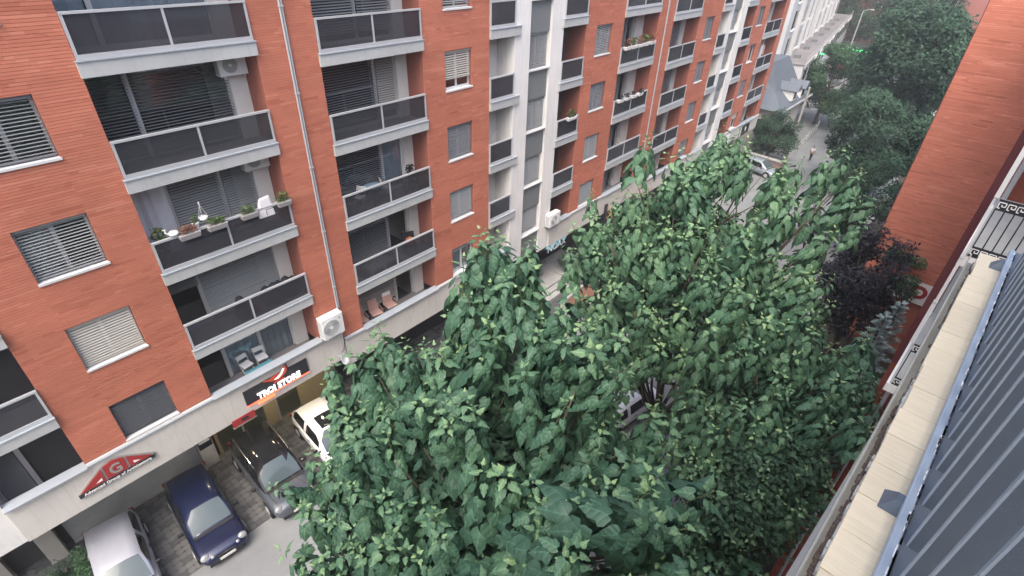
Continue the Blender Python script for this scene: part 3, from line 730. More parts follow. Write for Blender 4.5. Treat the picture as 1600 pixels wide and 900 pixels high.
bC, baseC, ledgeC, fbC = section(2, 'farthest orange-red brick apartment block before the slate-roofed house', 33.42, 58.32, [
    ('brick', 33.45, 34.5), ('bay', 34.5, 38.5, .35, [[(0,.6,'g',dk,.6,64),(.6,1,'curtain',dk,0,0)]]*7, 0, 0),
    ('brick', 38.5, 42.25, (39.7, 41.15, [(dk,1,64)]*6)),
    ('nbay', 42.25, 43.75, 'R', [(gy,1)]*7), ('pier', 43.75, 44.5), ('strip', 44.5, 46.25, [(gy,.6,64)]*6), ('pier', 46.25, 47.35),
    ('nbay', 47.35, 49.4, 'L', [(dk,.6)]*7),
    ('brick', 49.4, 52.9, (50.3, 51.76, [(bgx,.4,60),(dk,1,64),(dk,.2,64),(dk,1,64),(dk,.7,64)])),
    ('bay', 52.9, 57.1, .4, [[(0,.5,'g',dk,.5,64),(.5,1,'curtain',dk,0,0)]]*7, 0, 0), ('brick', 57.1, 58.3)], 0, .25)
#@@MORE
# ------------------------------------------------------------------ this side: the building the picture is taken from
OWN = R(-4.5)
OM = Matrix.Rotation(OWN, 4, 'Z')                      # local x runs along the facade, local y points across the street
own = thing('apartment_building', 'cream-coped building on the right with blue steel balcony railing in the foreground', 'building', (0,0,0), OWN)
MB().box(-9, 2.6, -9, -1.5, -.5, H+3).box(2.6, 10.4, -9, -1.75, -.6, H+.8).build('wall', 'brick_plain', own)
zc = H-1.0
MB().box(-9, 2.62, -.30, -.062, -.5, zc-.03).build('balcony_parapet', 'cream', own)
MB().box(-9, 2.6, -1.5, -.30, zc-.25, zc-.1).build('balcony_floor', 'floor', own)
tm = bevel(MB().box(-.0586, .0586, -.125, .125, -.012, .012).build('tile', 'tile', own), .003).data
bpy.data.objects.remove([o for o in own.children if o.name == 'tile'][0])
for k in range(26):
    s_ = 2.55-k*.1188
    o = link('tile', tm, own, mw=Matrix.Translation((s_, -.182+random.uniform(-.0025,.0025), zc-.012)) @ Matrix.Rotation(random.uniform(-.008,.008), 4, 'Z')); bevel(o, .0015)
MB().box(-9, 2.61, -.30, -.064, zc-.032, zc-.014).build('mortar_bed', 'concrete', own)
MB().box(-9, 2.612, -.061, -.032, zc-.060, zc-.055).box(-9, 2.612, -.036, -.031, zc-.0552, zc-.022).build('drip_edge', 'grime', own)
# dirt that has gathered in the drip edge
mb = MB()
for k in range(200):
    s_ = 2.6-k*.0125+random.uniform(-.01,.01)
    if 1.62 < s_ < 1.98 and random.random() < .7: continue
    w_ = random.uniform(.004,.011); r = random.uniform(.006,.016)
    mb.box(s_-r, s_+r, -.0605, -.0605+w_+.006*(s_ < 1.5), zc-.0551, zc-.0535+random.uniform(0,.0025))
mb.build('dirt', 'moss', own, kind='stuff')
# crumbling mortar at the front of the tiles
mb = MB()
for k in range(150):
    s_ = random.uniform(.5,2.6); r = random.uniform(.004,.011); n_ = -.058+random.uniform(-.004,.003)
    mb.box(s_-r, s_+r, n_-r*.5, n_+r*.35, zc-.03, zc-.018+r*.5)
mb.build('mortar_crumbs', 'concrete', own, kind='stuff')
rail = thing('balcony_railing', 'blue-grey steel balcony railing of upright flat bars in the right foreground', 'railing', tuple(OM @ Vector((1.2,-.16,zc))), OWN)
def rl(mb): return mb.xf(Matrix.Translation((-1.2, .16, -zc)))
bevel(rl(MB().box(-1.5, 2.62, -.150, -.131, zc+.022, zc+.044)).build('bottom_rail', 'steel_l', rail), .004)
rl(MB().box(-1.5, 2.62, -.215, -.1505, zc+.022, zc+.036)).build('bottom_plate', 'steel', rail)
mb = MB()
for k in range(95):
    s_ = random.uniform(.5, 2.6); r = random.uniform(.004,.022); mb.box(s_-r-1.2, s_+r-1.2, -.1512+.16, -.1485+.16+random.uniform(0,.002), .0435, .0446)
mb.build('paint_wear', 'iron', rail, kind='stuff')
mb = MB()
for k in range(60):
    s_ = random.uniform(.5, 2.6); r = random.uniform(.004,.016); mb.box(s_-r-1.2, s_+r-1.2, -.147+.16, -.1455+.16+random.uniform(0,.002), .0435, .0447)
mb.build('paint_chips', 'chairw', rail, kind='stuff')
sm = MB().box(-.0045, .0045, -.030, 0, 0, .92).mesh('bar', 'steel'); se = MB().box(-.0047, .0047, .0002, .0035, 0, .92).mesh('bar_edge', 'steel_l')
for k in range(22):
    s_ = 2.484-k*.1265
    o = link('bar', sm, rail, mw=Matrix.Translation((s_-1.2, -.162+.16, .036)) @ Matrix.Rotation(R(random.uniform(-1,1)), 4, 'Z'))
    link('bar_edge', se, o)
rl(MB().box(-1.5, 2.62, -.205, -.150, zc+.956, zc+.975)).build('handrail', 'steel', rail)
for s_ in (-.35, 1.083, 2.515):
    f = MB().add([(s_-.03,-.097,zc+.001),(s_+.03,-.097,zc+.001),(s_+.03,-.20,zc+.001),(s_-.03,-.20,zc+.001),(s_-.012,-.118,zc+.03),(s_+.012,-.118,zc+.03),(s_+.012,-.2,zc+.03),(s_-.012,-.2,zc+.03)],
         [(0,1,5,4),(1,2,6,5),(2,3,7,6),(3,0,4,7),(4,5,6,7),(3,2,1,0)])
    rl(f).build('foot', 'steel', rail)
# stack of balconies with meander railings beyond the end of the parapet
def meander(x0, n):
    """greek key strip in local (a,b): list of bars"""
    out = []; w = .115
    for i in range(n):
        a = x0-i*w; b = [(0,0),(0,.09),(-.085,.09),(-.085,.03),(-.04,.03),(-.04,.06)]
        for (p,q),(r_,t) in zip(b[:-1], b[1:]): out.append(((a+p,q),(a+r_,t)))
        out.append(((a,0),(a-.03,0)))
    return out
for fl in range(-1, 2):
    zt = H-3.15-2.84*fl; ss = 10.5
    MB().box(ss-.02, 13.9, -1.75, -.02, zt-1.18, zt-1.0).build('balcony_slab', 'white', own)
    MB().box(ss+.01, 13.88, -1.7, -.06, zt-.999, zt-.99).build('balcony_tiles', 'concrete', own)
    for q in range(3 if fl < 1 else 0):
        MB().box(ss-.04-.02*q, ss+.1, -.075+.004*q, -.012-.012*q, zt-2.84+.9*q+.02, zt-2.84+.9*q+.9).build('white_post', 'pvc', own)
    r_ = thing('railing', f'wrought iron meander-pattern balcony railing, {("topmost, above the frame","upper of the two in view","lower of the two in view","hidden lower floor","hidden lower floor","hidden lowest floor")[fl+1]}', 'railing', tuple(OM @ Vector((ss,-.09,zt-1.0))), OWN) if 0 <= fl <= 1 else None
    if r_ is None: continue
    mb = MB(); zz = 0
    for lo in (.02, .83):
        mb.box(-.012,.012,-1.5,0,lo,lo+.02); mb.box(-.012,.012,-1.5,0,lo+.15,lo+.17)
    mb.build('frame', 'iron', r_)
    for lo in (.02, .83):
        m2 = MB().box(-.004,.004,-1.5,-.01,lo+.02,lo+.15).build('band_plate', 'iron', r_)
        mb = MB()
        for (p,q),(u_,v_) in meander(-.02, 12): mb.bar((-.008,p,lo+.04+q),(-.008,u_,lo+.04+v_), .012, .012)
        mb.build('meander', 'chairw', r_)
    for k in range(13): MB().box(-.009,.009,-.01-k*.12-.009,-.01-k*.12+.009,.19,.83).build('bar', 'iron', r_)
MB().box(13.9, 32.1, -9, .10, -.6, H+.8).build('brick_wing', 'brick_plain', own)
MB().box(13.84, 13.9, -.05, .118, H-8.6, H+.8).build('shade_strip', 'maroon', own)  # shade on the brick edge, painted in as a dark red strip
MB().tube([(13.6,-.16,H+4),(13.6,-.16,0)], .045, 8).build('downpipe', 'alu', own)
# the projecting wing: orange brick end wall that faces us
wing = thing('brick_wing', 'tall blank orange brick end wall on the right', 'building', tuple(OM @ Vector((32,2,gz(32)))), OWN)
wz = gz(32)
MB().box(.02, 12, -8, 1.48, -.6, H+3-wz).build('wall', 'mortar', wing)
wb = bricks([(-1.72, 1.5, .2, H+2-wz)], 0, 'brick_orange', wing, axis='y')
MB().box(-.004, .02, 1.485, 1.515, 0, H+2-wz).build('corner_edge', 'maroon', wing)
# ------------------------------------------------------------------ shops under the overhang
def column(x, y, w, z1, label, m='column'):
    z0 = gz(x); t = thing('column', label, 'column', (x, y, z0), group='columns under the overhang')
    bevel(MB().box(-w/2, w/2, -w/2, w/2, -.05, z1-z0).build('shaft', m, t), .015)
    MB().box(-w/2-.015, w/2+.015, -w/2-.015, w/2+.015, -.05, .16).build('plinth', 'concrete', t)
column(8.85, 18.2, .42, fbA, 'rendered column beneath the big air conditioner at the block joint')
column(-2.2, 18.2, .5, fbA, 'rendered column at the far left beside the low shrub')
column(-3.6, 18.3, .5, fbA, 'rendered column at the left edge of the view')
column(20.9, 17.2, .4, fbB, 'pale column under the grey window strip', 'pvc'); column(21.7, 17.4, .3, fbB, 'slim pale column right of the one under the window strip', 'pvc')
st = thing('store_entrance', 'warm lit shop front panels under the black store sign', 'store', (6,18.3,gz(6)), world=True)
z0 = gz(6); MB().box(3.5, 8.6, 18.34, 18.44, z0-.1, fbA-.01).build('panel', 'shopwall', st)
for x in (4.6, 6.2): MB().box(x-.03, x+.03, 18.3, 18.34, z0, fbA-.02).build('mullion', 'alu', st)
for x in (3.6, 4.65, 6.25): MB().box(x+.02, x+.98, 18.318, 18.33, z0+.15, fbA-.15).build('pane', 'pane', st)
MB().box(3.5, 8.6, 16.4, 18.33, fbA-.06, fbA-.012).build('ceiling_panel', 'cream', st)
for x in (4.0, 6.0, 7.6):
    dl = thing('downlight', f'round warm downlight in the shop soffit, {["nearest the grey car","above the white hatchback","nearest the column"][[4.0,6.0,7.6].index(x)]}', 'lamp', (x, 17.3, fbA-.09), group='downlights')
    MB().lathe((0,0,0), [(.06,0),(.075,.004),(.075,.028)], 14).build('rim', 'alu', dl); MB().lathe((0,0,-.004), [(.055,0),(.055,.003)], 14).build('lens', 'lampw', dl)
    lp = bpy.data.lights.new('lamp', 'SPOT'); lp.energy = 35; lp.color = (1,.80,.48); lp.spot_size = R(130); lp.spot_blend = .6; lp.shadow_soft_size = .06
    lo = bpy.data.objects.new('lamp', lp); COL.objects.link(lo); lo.parent = dl; lo.location = (0,0,-.02)
pp = thing('poster_pillar', 'pillar with dark printed panel beside the dark passage', 'pillar', (3.05,18.2,gz(3)), world=True); z0 = gz(3)
MB().box(2.78, 3.35, 18.05, 18.44, z0-.05, fbA-.02).build('pillar', 'column', pp)
MB().box(2.82, 3.31, 18.03, 18.049, z0+1.15, z0+2.9).build('panel', 'sign_black', pp); MB().box(2.86, 3.27, 18.02, 18.029, z0+1.45, z0+1.55).box(2.86, 3.2, 18.02, 18.029, z0+1.75, z0+1.82).build('print', 'sign_white', pp)
MB().box(2.80, 3.33, 18.03, 18.049, z0+.1, z0+1.12).build('lower_panel', 'cream', pp)
gw = thing('passage_wall', 'plain grey wall of the parking recess behind the dark blue car', 'wall', (1,18.3,gz(1)), world=True)
MB().box(-1.7, 2.76, 18.3, 18.449, gz(1)-.1, fbA-.02).build('wall', 'concrete', gw); MB().box(-1.7, 2.76, 18.27, 18.299, gz(1)-.05, gz(1)+.25).build('skirting', 'kerb', gw)

# ------------------------------------------------------------------ signs
def facing(x, y, z, rx=90, rz=0): return Matrix.Translation((x,y,z)) @ Matrix.Rotation(R(rz),4,'Z') @ Matrix.Rotation(R(rx),4,'X')
ts = thing('shop_sign', 'black illuminated store sign with red pepper bowl logo on the base band', 'sign', (5.65, D-.16, H-14.72), world=True)
yb = D-.13
bevel(MB().box(4.37, 6.90, yb, D-.068, H-14.70, H-14.03).build('board', 'sign_black', ts), .01)
MB().box(4.37, 6.90, yb-.006, yb, H-14.735, H-14.705).build('neon_line', 'neon_red', ts)
MB().box(4.75, 5.40, yb-.045, yb-.012, H-14.88, H-14.79).build('neon_strip', 'neon_red', ts)
link('lettering', text_mesh('TROI STORE', .36, .02, 'sign_lit', .012), ts, mw=facing(5.66, yb-.03, H-14.64) @ Matrix.Scale(.86,4,(1,0,0)))
fn = lambda a,b,d: (a, d, b)
bowl = [(5.28,H-14.13),(5.05,H-14.02),(5.08,H-13.97),(5.34,H-14.05),(5.45,H-13.98),(5.85,H-13.99),(5.97,H-13.80),(6.10,H-13.74),(6.13,H-13.98),(6.05,H-14.15),(5.86,H-14.26),(5.55,H-14.27),(5.38,H-14.21)]
MB().prism(bowl, fn, yb-.022, yb-.004).build('logo_edge', 'sign_black', ts)
cx, cz = sum(a for a,b in bowl)/len(bowl), sum(b for a,b in bowl)/len(bowl)
MB().prism([(cx+(a-cx)*.88, cz+(b-cz)*.86) for a,b in bowl], fn, yb-.034, yb-.02).build('logo', 'sign_orange', ts)
MB().prism([(5.52,H-14.16),(5.66,H-14.20),(5.84,H-14.10),(5.98,H-13.90),(5.93,H-13.86),(5.80,H-14.03),(5.64,H-14.12)], fn, yb-.044, yb-.032).build('logo_stripe', 'sign_lit', ts)
MB().prism([(5.48,H-14.33),(5.95,H-14.33),(5.86,H-14.28),(5.56,H-14.28)], fn, yb-.030, yb-.006).build('logo_foot', 'sign_orange', ts)
rs = thing('hanging_sign', 'small red sign hanging below the left end of the store sign', 'sign', (4.1, D-.1, H-15.2), world=True)
bevel(MB().box(3.72, 4.55, D-.10, D-.04, H-15.36, H-15.03).build('board', 'sign_red', rs), .01); MB().box(4.05, 4.3, D-.108, D-.098, H-15.24, H-15.12).build('mark', 'sign_black', rs)
MB().box(3.70, 4.57, D-.104, D-.036, H-15.40, H-15.365).build('trim', 'sign_edge', rs)
ag = thing('office_sign', 'red pyramid-shaped architects sign on the cream base band', 'sign', (.27, D-.15, H-14.5), world=True)
ya = D-.145; zb = H-14.44
MB().prism([(-.80,zb-.02),(1.30,zb-.02),(1.30,zb+.06),(.52,zb+.60),(.30,zb+.66),(.08,zb+.60)][:2]+[(1.30,zb+.03),(.50,zb+.585),(.25,zb+.66),(.0,zb+.585)], fn, ya+.02, D-.069).build('backing', 'sign_edge', ag)
def piece(poly, m, y0=ya-.012, y1=ya+.018, nm='letter'): return MB().prism(poly, fn, y0, y1).build(nm, m, ag)
piece([(-.72,zb+.02),(-.06,zb+.02),(-.06,zb+.50)], 'sign_red'); piece([(.62,zb+.02),(1.22,zb+.02),(.58,zb+.50)][0:2]+[(.62,zb+.48)], 'sign_red')
piece([(.0,zb+.02),(.56,zb+.02),(.56,zb+.52),(.28,zb+.62),(.0,zb+.55)], 'sign_red')
link('letter_g', text_mesh('G', .52, .006, 'sign_edge', .012), ag, mw=facing(.28, ya-.018, zb+.10) @ Matrix.Scale(.9,4,(1,0,0)))
piece([(-.30,zb+.10),(-.13,zb+.10),(-.13,zb+.20)], 'sign_white', ya-.022, ya-.012, 'letter_inset'); piece([(.74,zb+.10),(.91,zb+.10),(.74,zb+.20)], 'sign_white', ya-.022, ya-.012, 'letter_inset')
MB().box(-.80, 1.30, ya, D-.069, zb-.155, zb-.022).build('name_board', 'sign_black', ag); MB().box(-.80, 1.30, ya-.004, D-.0692, zb-.185, zb-.157).build('trim', 'sign_edge', ag)
link('lettering', text_mesh('Advanced Group of Architecture', .15, .004, 'sign_white', .003), ag, mw=facing(.25, ya-.008, zb-.135) @ Matrix.Scale(.92,4,(1,0,0)))
ns = thing('shop_sign', 'pale blue raised letters below the white base band by the second air conditioner', 'sign', (23.2, D-.1, H-15.5), world=True)
MB().box(22.45, 24.75, D-.05, D-.02, fbB-.12, fbB-.07).build('rail', 'sign_edge', ns)
link('lettering', text_mesh("'NOAX", .62, .04, 'sign_blue', .012), ns, mw=facing(23.5, D-.10, fbB-.42)); link('lettering_face', text_mesh("'NOAX", .62, .003, 'sign_white', -.006), ns, mw=facing(23.5, D-.146, fbB-.42))
bs = thing('shop_sign', 'white script beauty sign on the far block base band', 'sign', (49.2, D-.1, fbC), world=True)
MB().box(47.5, 50.6, D-.12, D-.069, fbC+.16, fbC+.98).build('board', 'sign_white', bs); link('lettering', text_mesh('Beauty', .72, .01, 'sign_edge'), bs, mw=facing(49.0, D-.135, fbC+.36))
bk = thing('shop_sign', 'small black square sign at the end of the far block base band', 'sign', (55, D-.1, fbC), world=True)
MB().box(54.0, 55.9, D-.12, D-.069, fbC+.05, fbC+.98).build('board', 'sign_black', bk); link('lettering', text_mesh('R', .7, .01, 'sign_white'), bk, mw=facing(54.9, D-.135, fbC+.3))
bn = thing('banner', 'white banner with red lettering at the foot of the blank orange wall', 'banner', tuple(OM @ Vector((31.85,.4,H-15.0))), OWN)
MB().box(-.05, -.03, -2.2, 1.5, -.9, .35).build('sheet', 'sign_white', bn)
link('lettering', text_mesh('-o', 1.5, .01, 'sign_red', .03), bn, mw=Matrix.Translation((-.065,.55,-.55)) @ Matrix.Rotation(R(-90),4,'Z') @ Matrix.Rotation(R(90),4,'X'))

# ------------------------------------------------------------------ wall-mounted units
def ac_unit(x, y, z, label, w=.86, h=.62, d=.34, fan=1, rz=0, lines=True):
    t = thing('air_conditioner', label, 'air conditioner', (x, y, z), rz, group='air conditioners')
    bevel(MB().box(-w/2, w/2, -d, 0, 0, h).build('casing', 'acw', t), .02)
    cx = -w*.10
    MB().lathe((0,0,0), [(h*.40,0),(h*.40,.012),(h*.36,.014)], 24).xf(Matrix.Translation((cx,-d-.001,h*.5)) @ Matrix.Rotation(R(90),4,'X')).build('fan_ring', 'acw', t)
    MB().lathe((0,0,0), [(h*.36,0),(h*.36,.008)], 24).xf(Matrix.Translation((cx,-d-.008,h*.5)) @ Matrix.Rotation(R(90),4,'X')).build('fan_recess', 'acd', t)
    mb = MB()
    for r in (.12,.19,.26,.33):
        pts = [(cx+h*r*math.cos(a*math.pi/10), -d-.02, h*.5+h*r*math.sin(a*math.pi/10)) for a in range(21)]; mb.tube(pts, .005, 4, False)
    mb.build('grille', 'acw', t); MB().lathe((0,0,0), [(h*.075,0),(h*.075,.012)], 14).xf(Matrix.Translation((cx,-d-.016,h*.5)) @ Matrix.Rotation(R(90),4,'X')).build('hub', 'acw', t)
    mb = MB()
    for k in range(9): mb.box(-w/2-.006, -w/2, -d*.85, -d*.15, h*(.12+.085*k), h*(.12+.085*k)+.03)
    mb.build('side_vents', 'acd', t)
    for s in (-1,1): MB().box(s*w*.36-.03, s*w*.36+.03, -d, 0, -.045, -.002).build('bracket', 'alu', t)
    MB().box(w*.30, w*.36, -d-.003, -d, h*.74, h*.84).build('badge', 'acd', t)
    return t
ac1 = ac_unit(8.14, D-.03, H-13.52, 'large white air conditioner at the foot of the downpipe', .92, .96, .36)
ac_unit(22.75, D-.05, H-14.1, 'white air conditioner on the white pier above the blue letters', 1.0, .78, .34)
ac_unit(7.22, NB-.17, H-5.71+1.95, 'air conditioner under the ceiling of the fourth-floor loggia', .82, .6, .3)
ac_unit(7.22, NB-.17, H-8.61+2.0, 'air conditioner hidden under the ceiling of the plant-filled loggia', .82, .6, .3)
ds = thing('satellite_dish', 'small white satellite dish hung beneath the large air conditioner', 'dish', (8.2, D-.12, H-14.75))
MB().lathe((0,0,0), [(.01,-.06),(.12,-.045),(.2,-.01),(.24,.03),(.235,.036),(.19,.0),(.1,-.035),(.01,-.048)], 20).xf(Matrix.Translation((.12,-.28,-.1)) @ Matrix.Rotation(R(62),4,'X') @ Matrix.Rotation(R(28),4,'Y')).build('reflector', 'acw', ds, smooth=True)
MB().tube([(0,0,0),(.05,-.16,0),(.12,-.26,-.08)], .014, 6).build('arm', 'alu', ds); MB().tube([(.12,-.3,-.16),(.2,-.55,-.12)], .009, 5).build('feed_arm', 'alu', ds); MB().box(.17,.23,-.6,-.53,-.15,-.09).build('feed_horn', 'acd', ds)
cb = thing('cable', 'thin dark cable running down from the large air conditioner', 'cable', (8.6,D-.08,H-14.6)); MB().tube([(.04,0,.95),(.03,-.01,.3),(-.05,-.02,.0),(-.2,-.05,-.1)], .012, 5).build('wire', 'black', cb)
for x, ztop, lab in ((8.66, H+4, 'double grey downpipe between the near and middle blocks'), (33.41, H+4, 'grey downpipe between the middle and far blocks')):
    zb_ = H-12.6 if x < 10 else H-15
    dp = thing('downpipe', lab, 'pipe', (x, D-.05, zb_)); MB().tube([(-.035,0,0),(-.035,0,ztop-zb_)], .032, 8).build('pipe', 'alu', dp); MB().tube([(.04,.0,0),(.04,.0,ztop-zb_)], .026, 8).build('pipe', 'flash', dp)
    mb = MB()
    for k in range(6): mb.box(-.075,.075,-.04,.03,1+k*2.4,1.04+k*2.4)
    mb.build('clips', 'alu', dp)

# ------------------------------------------------------------------ cars
def car(name, label, x, y, rz, L_=4.2, Wd=1.70, Ht=1.45, paint=(.02,.03,.09), style='hatch', roof=None, sunroof=False, group='cars parked nose out under the overhang', metal=.4, rails=False):
    t = thing(name, label, 'car', (x, y, gz(x)+.005), rz, group=group)
    pm_ = mat('car_paint', paint, .3, metal, .5, var=.05, scale=4, coat=.7)
    w = Wd/2; zb = .24; belt = Ht*.625; hood = Ht*.575
    suv = style == 'suv'
    # stations along the car: x, half width, underside z, top z (body without greenhouse)
    F_, B_ = -L_/2, L_/2
    st_ = [(F_+.0, w*.62, .36, hood-.30), (F_+.06, w*.80, .30, hood-.22), (F_+.22, w*.93, .25, hood-.12), (F_+.55, w*.985, zb, hood-.045), (F_+1.05, w, zb, hood+.005),
           (F_+1.35, w, zb, belt-.03), (0, w, zb, belt), (B_-.75, w, zb, belt+.02), (B_-.3, w*.97, zb+.04, belt+(.02 if style!='sedan' else .01)), (B_-.08, w*.88, .32, belt-.04), (B_, w*.74, .40, belt-.16)]
    mb = MB(); nj = 9
    for xs, hw, z0_, z1_ in st_:
        hgt = z1_-z0_
        sec = [(-hw*.80,z0_),(-hw*.97,z0_+hgt*.16),(-hw,z0_+hgt*.45),(-hw*.985,z0_+hgt*.74),(-hw*.90,z0_+hgt*.95),(-hw*.5,z1_+.012),(0,z1_+.02),(hw*.5,z1_+.012),(hw*.90,z0_+hgt*.95),(hw*.985,z0_+hgt*.74),(hw,z0_+hgt*.45),(hw*.97,z0_+hgt*.16),(hw*.80,z0_)]
        nj = len(sec); mb.v += [(yy, xs, zz) for yy, zz in sec]
    for i in range(len(st_)-1):
        for j in range(nj-1): mb.f.append((i*nj+j, i*nj+j+1, (i+1)*nj+j+1, (i+1)*nj+j))
        mb.f.append((i*nj+nj-1, i*nj, (i+1)*nj, (i+1)*nj+nj-1))
    mb.f.append(tuple(range(nj))[::-1]); mb.f.append(tuple((len(st_)-1)*nj+j for j in range(nj)))
    body = mb.build('body', pm_, t, smooth=True); sb = body.modifiers.new('s', 'SUBSURF'); sb.levels = 1; sb.render_levels = 2
    # greenhouse
    xc = F_+1.02; xf = F_+1.78; xr = B_-(.62 if style != 'sedan' else 1.15); xt = B_-(.16 if style != 'sedan' else .55)
    gs = [(xc, w*.86, belt-.06, belt-.02, .99), ((xc*.45+xf*.55), w*.9, belt-.03, belt+(Ht-belt)*.58, .90), (xf, w*.92, belt-.02, Ht-.035, .80), (xf+(xr-xf)*.5, w*.93, belt, Ht, .80), (xr, w*.92, belt, Ht-.04, .80), ((xr+xt)/2, w*.90, belt, belt+(Ht-belt)*.55, .88), (xt, w*.86, belt-.02, belt+.0, .98)]
    gv = []
    for xs, hw, b0, tz, tw in gs:
        hgt = tz-b0
        gv.append([(-hw,xs,b0),(-hw*(1+tw)/2-.005,xs,b0+hgt*.5),(-hw*tw,xs,b0+hgt*.93),(-hw*tw*.55,xs,tz+.012),(0,xs,tz+.022),(hw*tw*.55,xs,tz+.012),(hw*tw,xs,b0+hgt*.93),(hw*(1+tw)/2+.005,xs,b0+hgt*.5),(hw,xs,b0)])
    mb = MB(); mb.v = [p for r_ in gv for p in r_]; nk = 9
    for i in range(len(gv)-1):
        for j in range(nk-1): mb.f.append((i*nk+j, i*nk+j+1, (i+1)*nk+j+1, (i+1)*nk+j))
    gh = mb.build('roof', M[roof] if roof else pm_, t, smooth=True); 
    def patch(nm, ii, jj, m, shrink=.90, lift=.012):
        P = [[Vector(gv[i][j]) for j in jj] for i in ii]; c = sum((p for r_ in P for p in r_), Vector())/(len(ii)*len(jj))
        nrm = (P[-1][0]-P[0][-1]).cross(P[0][0]-P[-1][-1]).normalized()
        if nrm.dot(c-Vector((0,(xf+xr)/2,belt*.8))) < 0: nrm = -nrm
        q = MB(); q.v = [tuple(c+(p-c)*shrink+nrm*lift) for r_ in P for p in r_]; n_ = len(jj)
        for i in range(len(ii)-1):
            for j in range(n_-1): q.f.append((i*n_+j, i*n_+j+1, (i+1)*n_+j+1, (i+1)*n_+j))
        return q.build(nm, m, t, smooth=True)
    patch('windscreen', (0,1,2), (2,3,4,5,6), 'carglass', .90, .010); patch('rear_window', (4,5,6), (2,3,4,5,6), 'carglass_d', .86, .010)
    for jj in ((0,1,2),(6,7,8)):
        patch('side_window', (1,2,3), jj, 'carglass_d', .86, .006); patch('side_window', (3,4,5), jj, 'carglass_d', .86, .006)
    if sunroof: patch('sunroof', (2,3), (2,3,4,5,6), 'carglass_d', .84, .012)
    if rails:
        for s in (-1,1): MB().tube([(s*w*.74,xf+.05,Ht-.02),(s*w*.76,xf+.3,Ht+.035),(s*w*.76,xr-.2,Ht+.03),(s*w*.74,xr+.02,Ht-.03)], .018, 6).build('roof_rail', 'chrome', t)
    # wheels, lamps, mirrors, plate, grille, wipers
    for xs in (F_+.80, B_-.78):
        for s in (-1,1):
            wl = MB().lathe((0,0,0), [(.20,-.10),(.30,-.10),(.325,-.06),(.325,.06),(.30,.10),(.20,.10)], 20).xf(Matrix.Translation((s*(w-.09),xs,.315)) @ Matrix.Rotation(R(90),4,'Y')).build('wheel', 'black', t, smooth=False)
            MB().lathe((0,0,0), [(.19,-.012),(.19,.012),(.05,.03)], 16).xf(Matrix.Translation((s*(w+.012),xs,.315)) @ Matrix.Rotation(R(90*s),4,'Y')).build('rim', 'alu', wl)
            MB().lathe((0,0,0), [(.37,-.02),(.37,.02)], 20).xf(Matrix.Translation((s*(w-.015),xs,.33)) @ Matrix.Rotation(R(90),4,'Y')).build('wheel_arch', 'black', t)
    for s in (-1,1):
        MB().lathe((0,0,0), [(.02,.05),(.09,.035),(.125,-.01),(.12,-.06)], 14).xf(Matrix.Translation((s*w*.74,F_+.19,hood-.17)) @ Matrix.Rotation(R(55),4,'X') @ Matrix.Scale(1.25,4,(1,0,0))).build('headlight', 'lamp_glass', t, smooth=True)
        if style == 'hatch': MB().lathe((0,0,0), [(.02,.04),(.06,.025),(.075,-.03)], 12).xf(Matrix.Translation((s*w*.50,F_+.10,hood-.22)) @ Matrix.Rotation(R(60),4,'X')).build('headlight', 'lamp_glass', t, smooth=True)
        bevel(MB().box(s*w*.80-.1, s*w*.80+.1, B_-.12, B_-.03, belt-.26, belt-.06).build('tail_light', 'tail', t), .02)
        mr = bevel(MB().box(s*(w+.10)-.09, s*(w+.10)+.09, xf-.42, xf-.33, belt-.03, belt+.10).build('mirror', 'blackgloss' if s else pm_, t), .03)
    MB().box(-.30, .30, F_-.012, F_+.10, .52, .60).build('grille', 'black', t); MB().box(-.26, .26, F_-.022, F_+.05, .37, .47).build('number_plate', 'plate', t)
    MB().box(-w*.72, w*.72, F_-.004, F_+.2, .27, .35).build('bumper_intake', 'black', t)
    MB().lathe((0,0,0), [(.05,0),(.05,.01)], 12).xf(Matrix.Translation((0,F_+.03,hood-.26)) @ Matrix.Rotation(R(70),4,'X')).build('badge', 'chrome', t)
    MB().add([(-w*.78,xc-.10,hood+.022),(w*.78,xc-.10,hood+.022),(w*.80,xc+.06,belt+.004),(-w*.80,xc+.06,belt+.004)], [(0,1,2,3)]).build('cowl', 'black', t)
    for s in (-1,1): MB().tube([(s*w*.74,xc-.10,hood+.004),(s*w*.76,F_+.75,hood-.022),(s*w*.70,F_+.40,hood-.075)], .006, 5).build('bonnet_seam', 'black', t)
    for a in (-.45,.1): MB().bar((w*a, xc+.02, belt+.0), (w*(a+.55), xc+.17, belt+.10), .02, .012).build('wiper', 'black', t)
    for s in (-1,1):
        MB().box(s*(w+.002)-.004, s*(w+.002)+.004, F_+1.5, B_-.9, .44, .49).build('side_moulding', 'black', t)
        for xs in (0.1, 1.0): MB().box(s*(w-.004)-.012, s*(w-.004)+.012, xs, xs+.16, belt-.16, belt-.13).build('door_handle', 'black' if style!='suv' else 'chrome', t)
    return t
M['carglass'] = mat('car_windscreen', (.07,.095,.105), .06, 0, .5, var=.15, scale=2); M['carglass_d'] = mat('car_side_glass', (.012,.013,.015), .05, 0, .6, var=.2)
car('parked_car', 'dark blue hatchback parked nose out in the middle of the shop parking', 1.80, 15.72, R(-5), 4.2, 1.68, 1.44, (.007,.013,.05))
car('parked_car', 'grey estate car with black roof parked left of the white hatchback', 4.42, 15.65, R(-4), 4.45, 1.82, 1.62, (.09,.105,.125), 'suv', 'blackgloss', True, rails=True)
car('parked_car', 'silver saloon at the bottom left corner behind the shrub', -.88, 15.55, R(-7), 4.3, 1.70, 1.45, (.46,.47,.53))
car('parked_car', 'white hatchback with dark sunroof half hidden by the big tree', 6.95, 15.45, R(-5), 4.2, 1.76, 1.50, (.68,.69,.70), 'suv', None, True, metal=0)
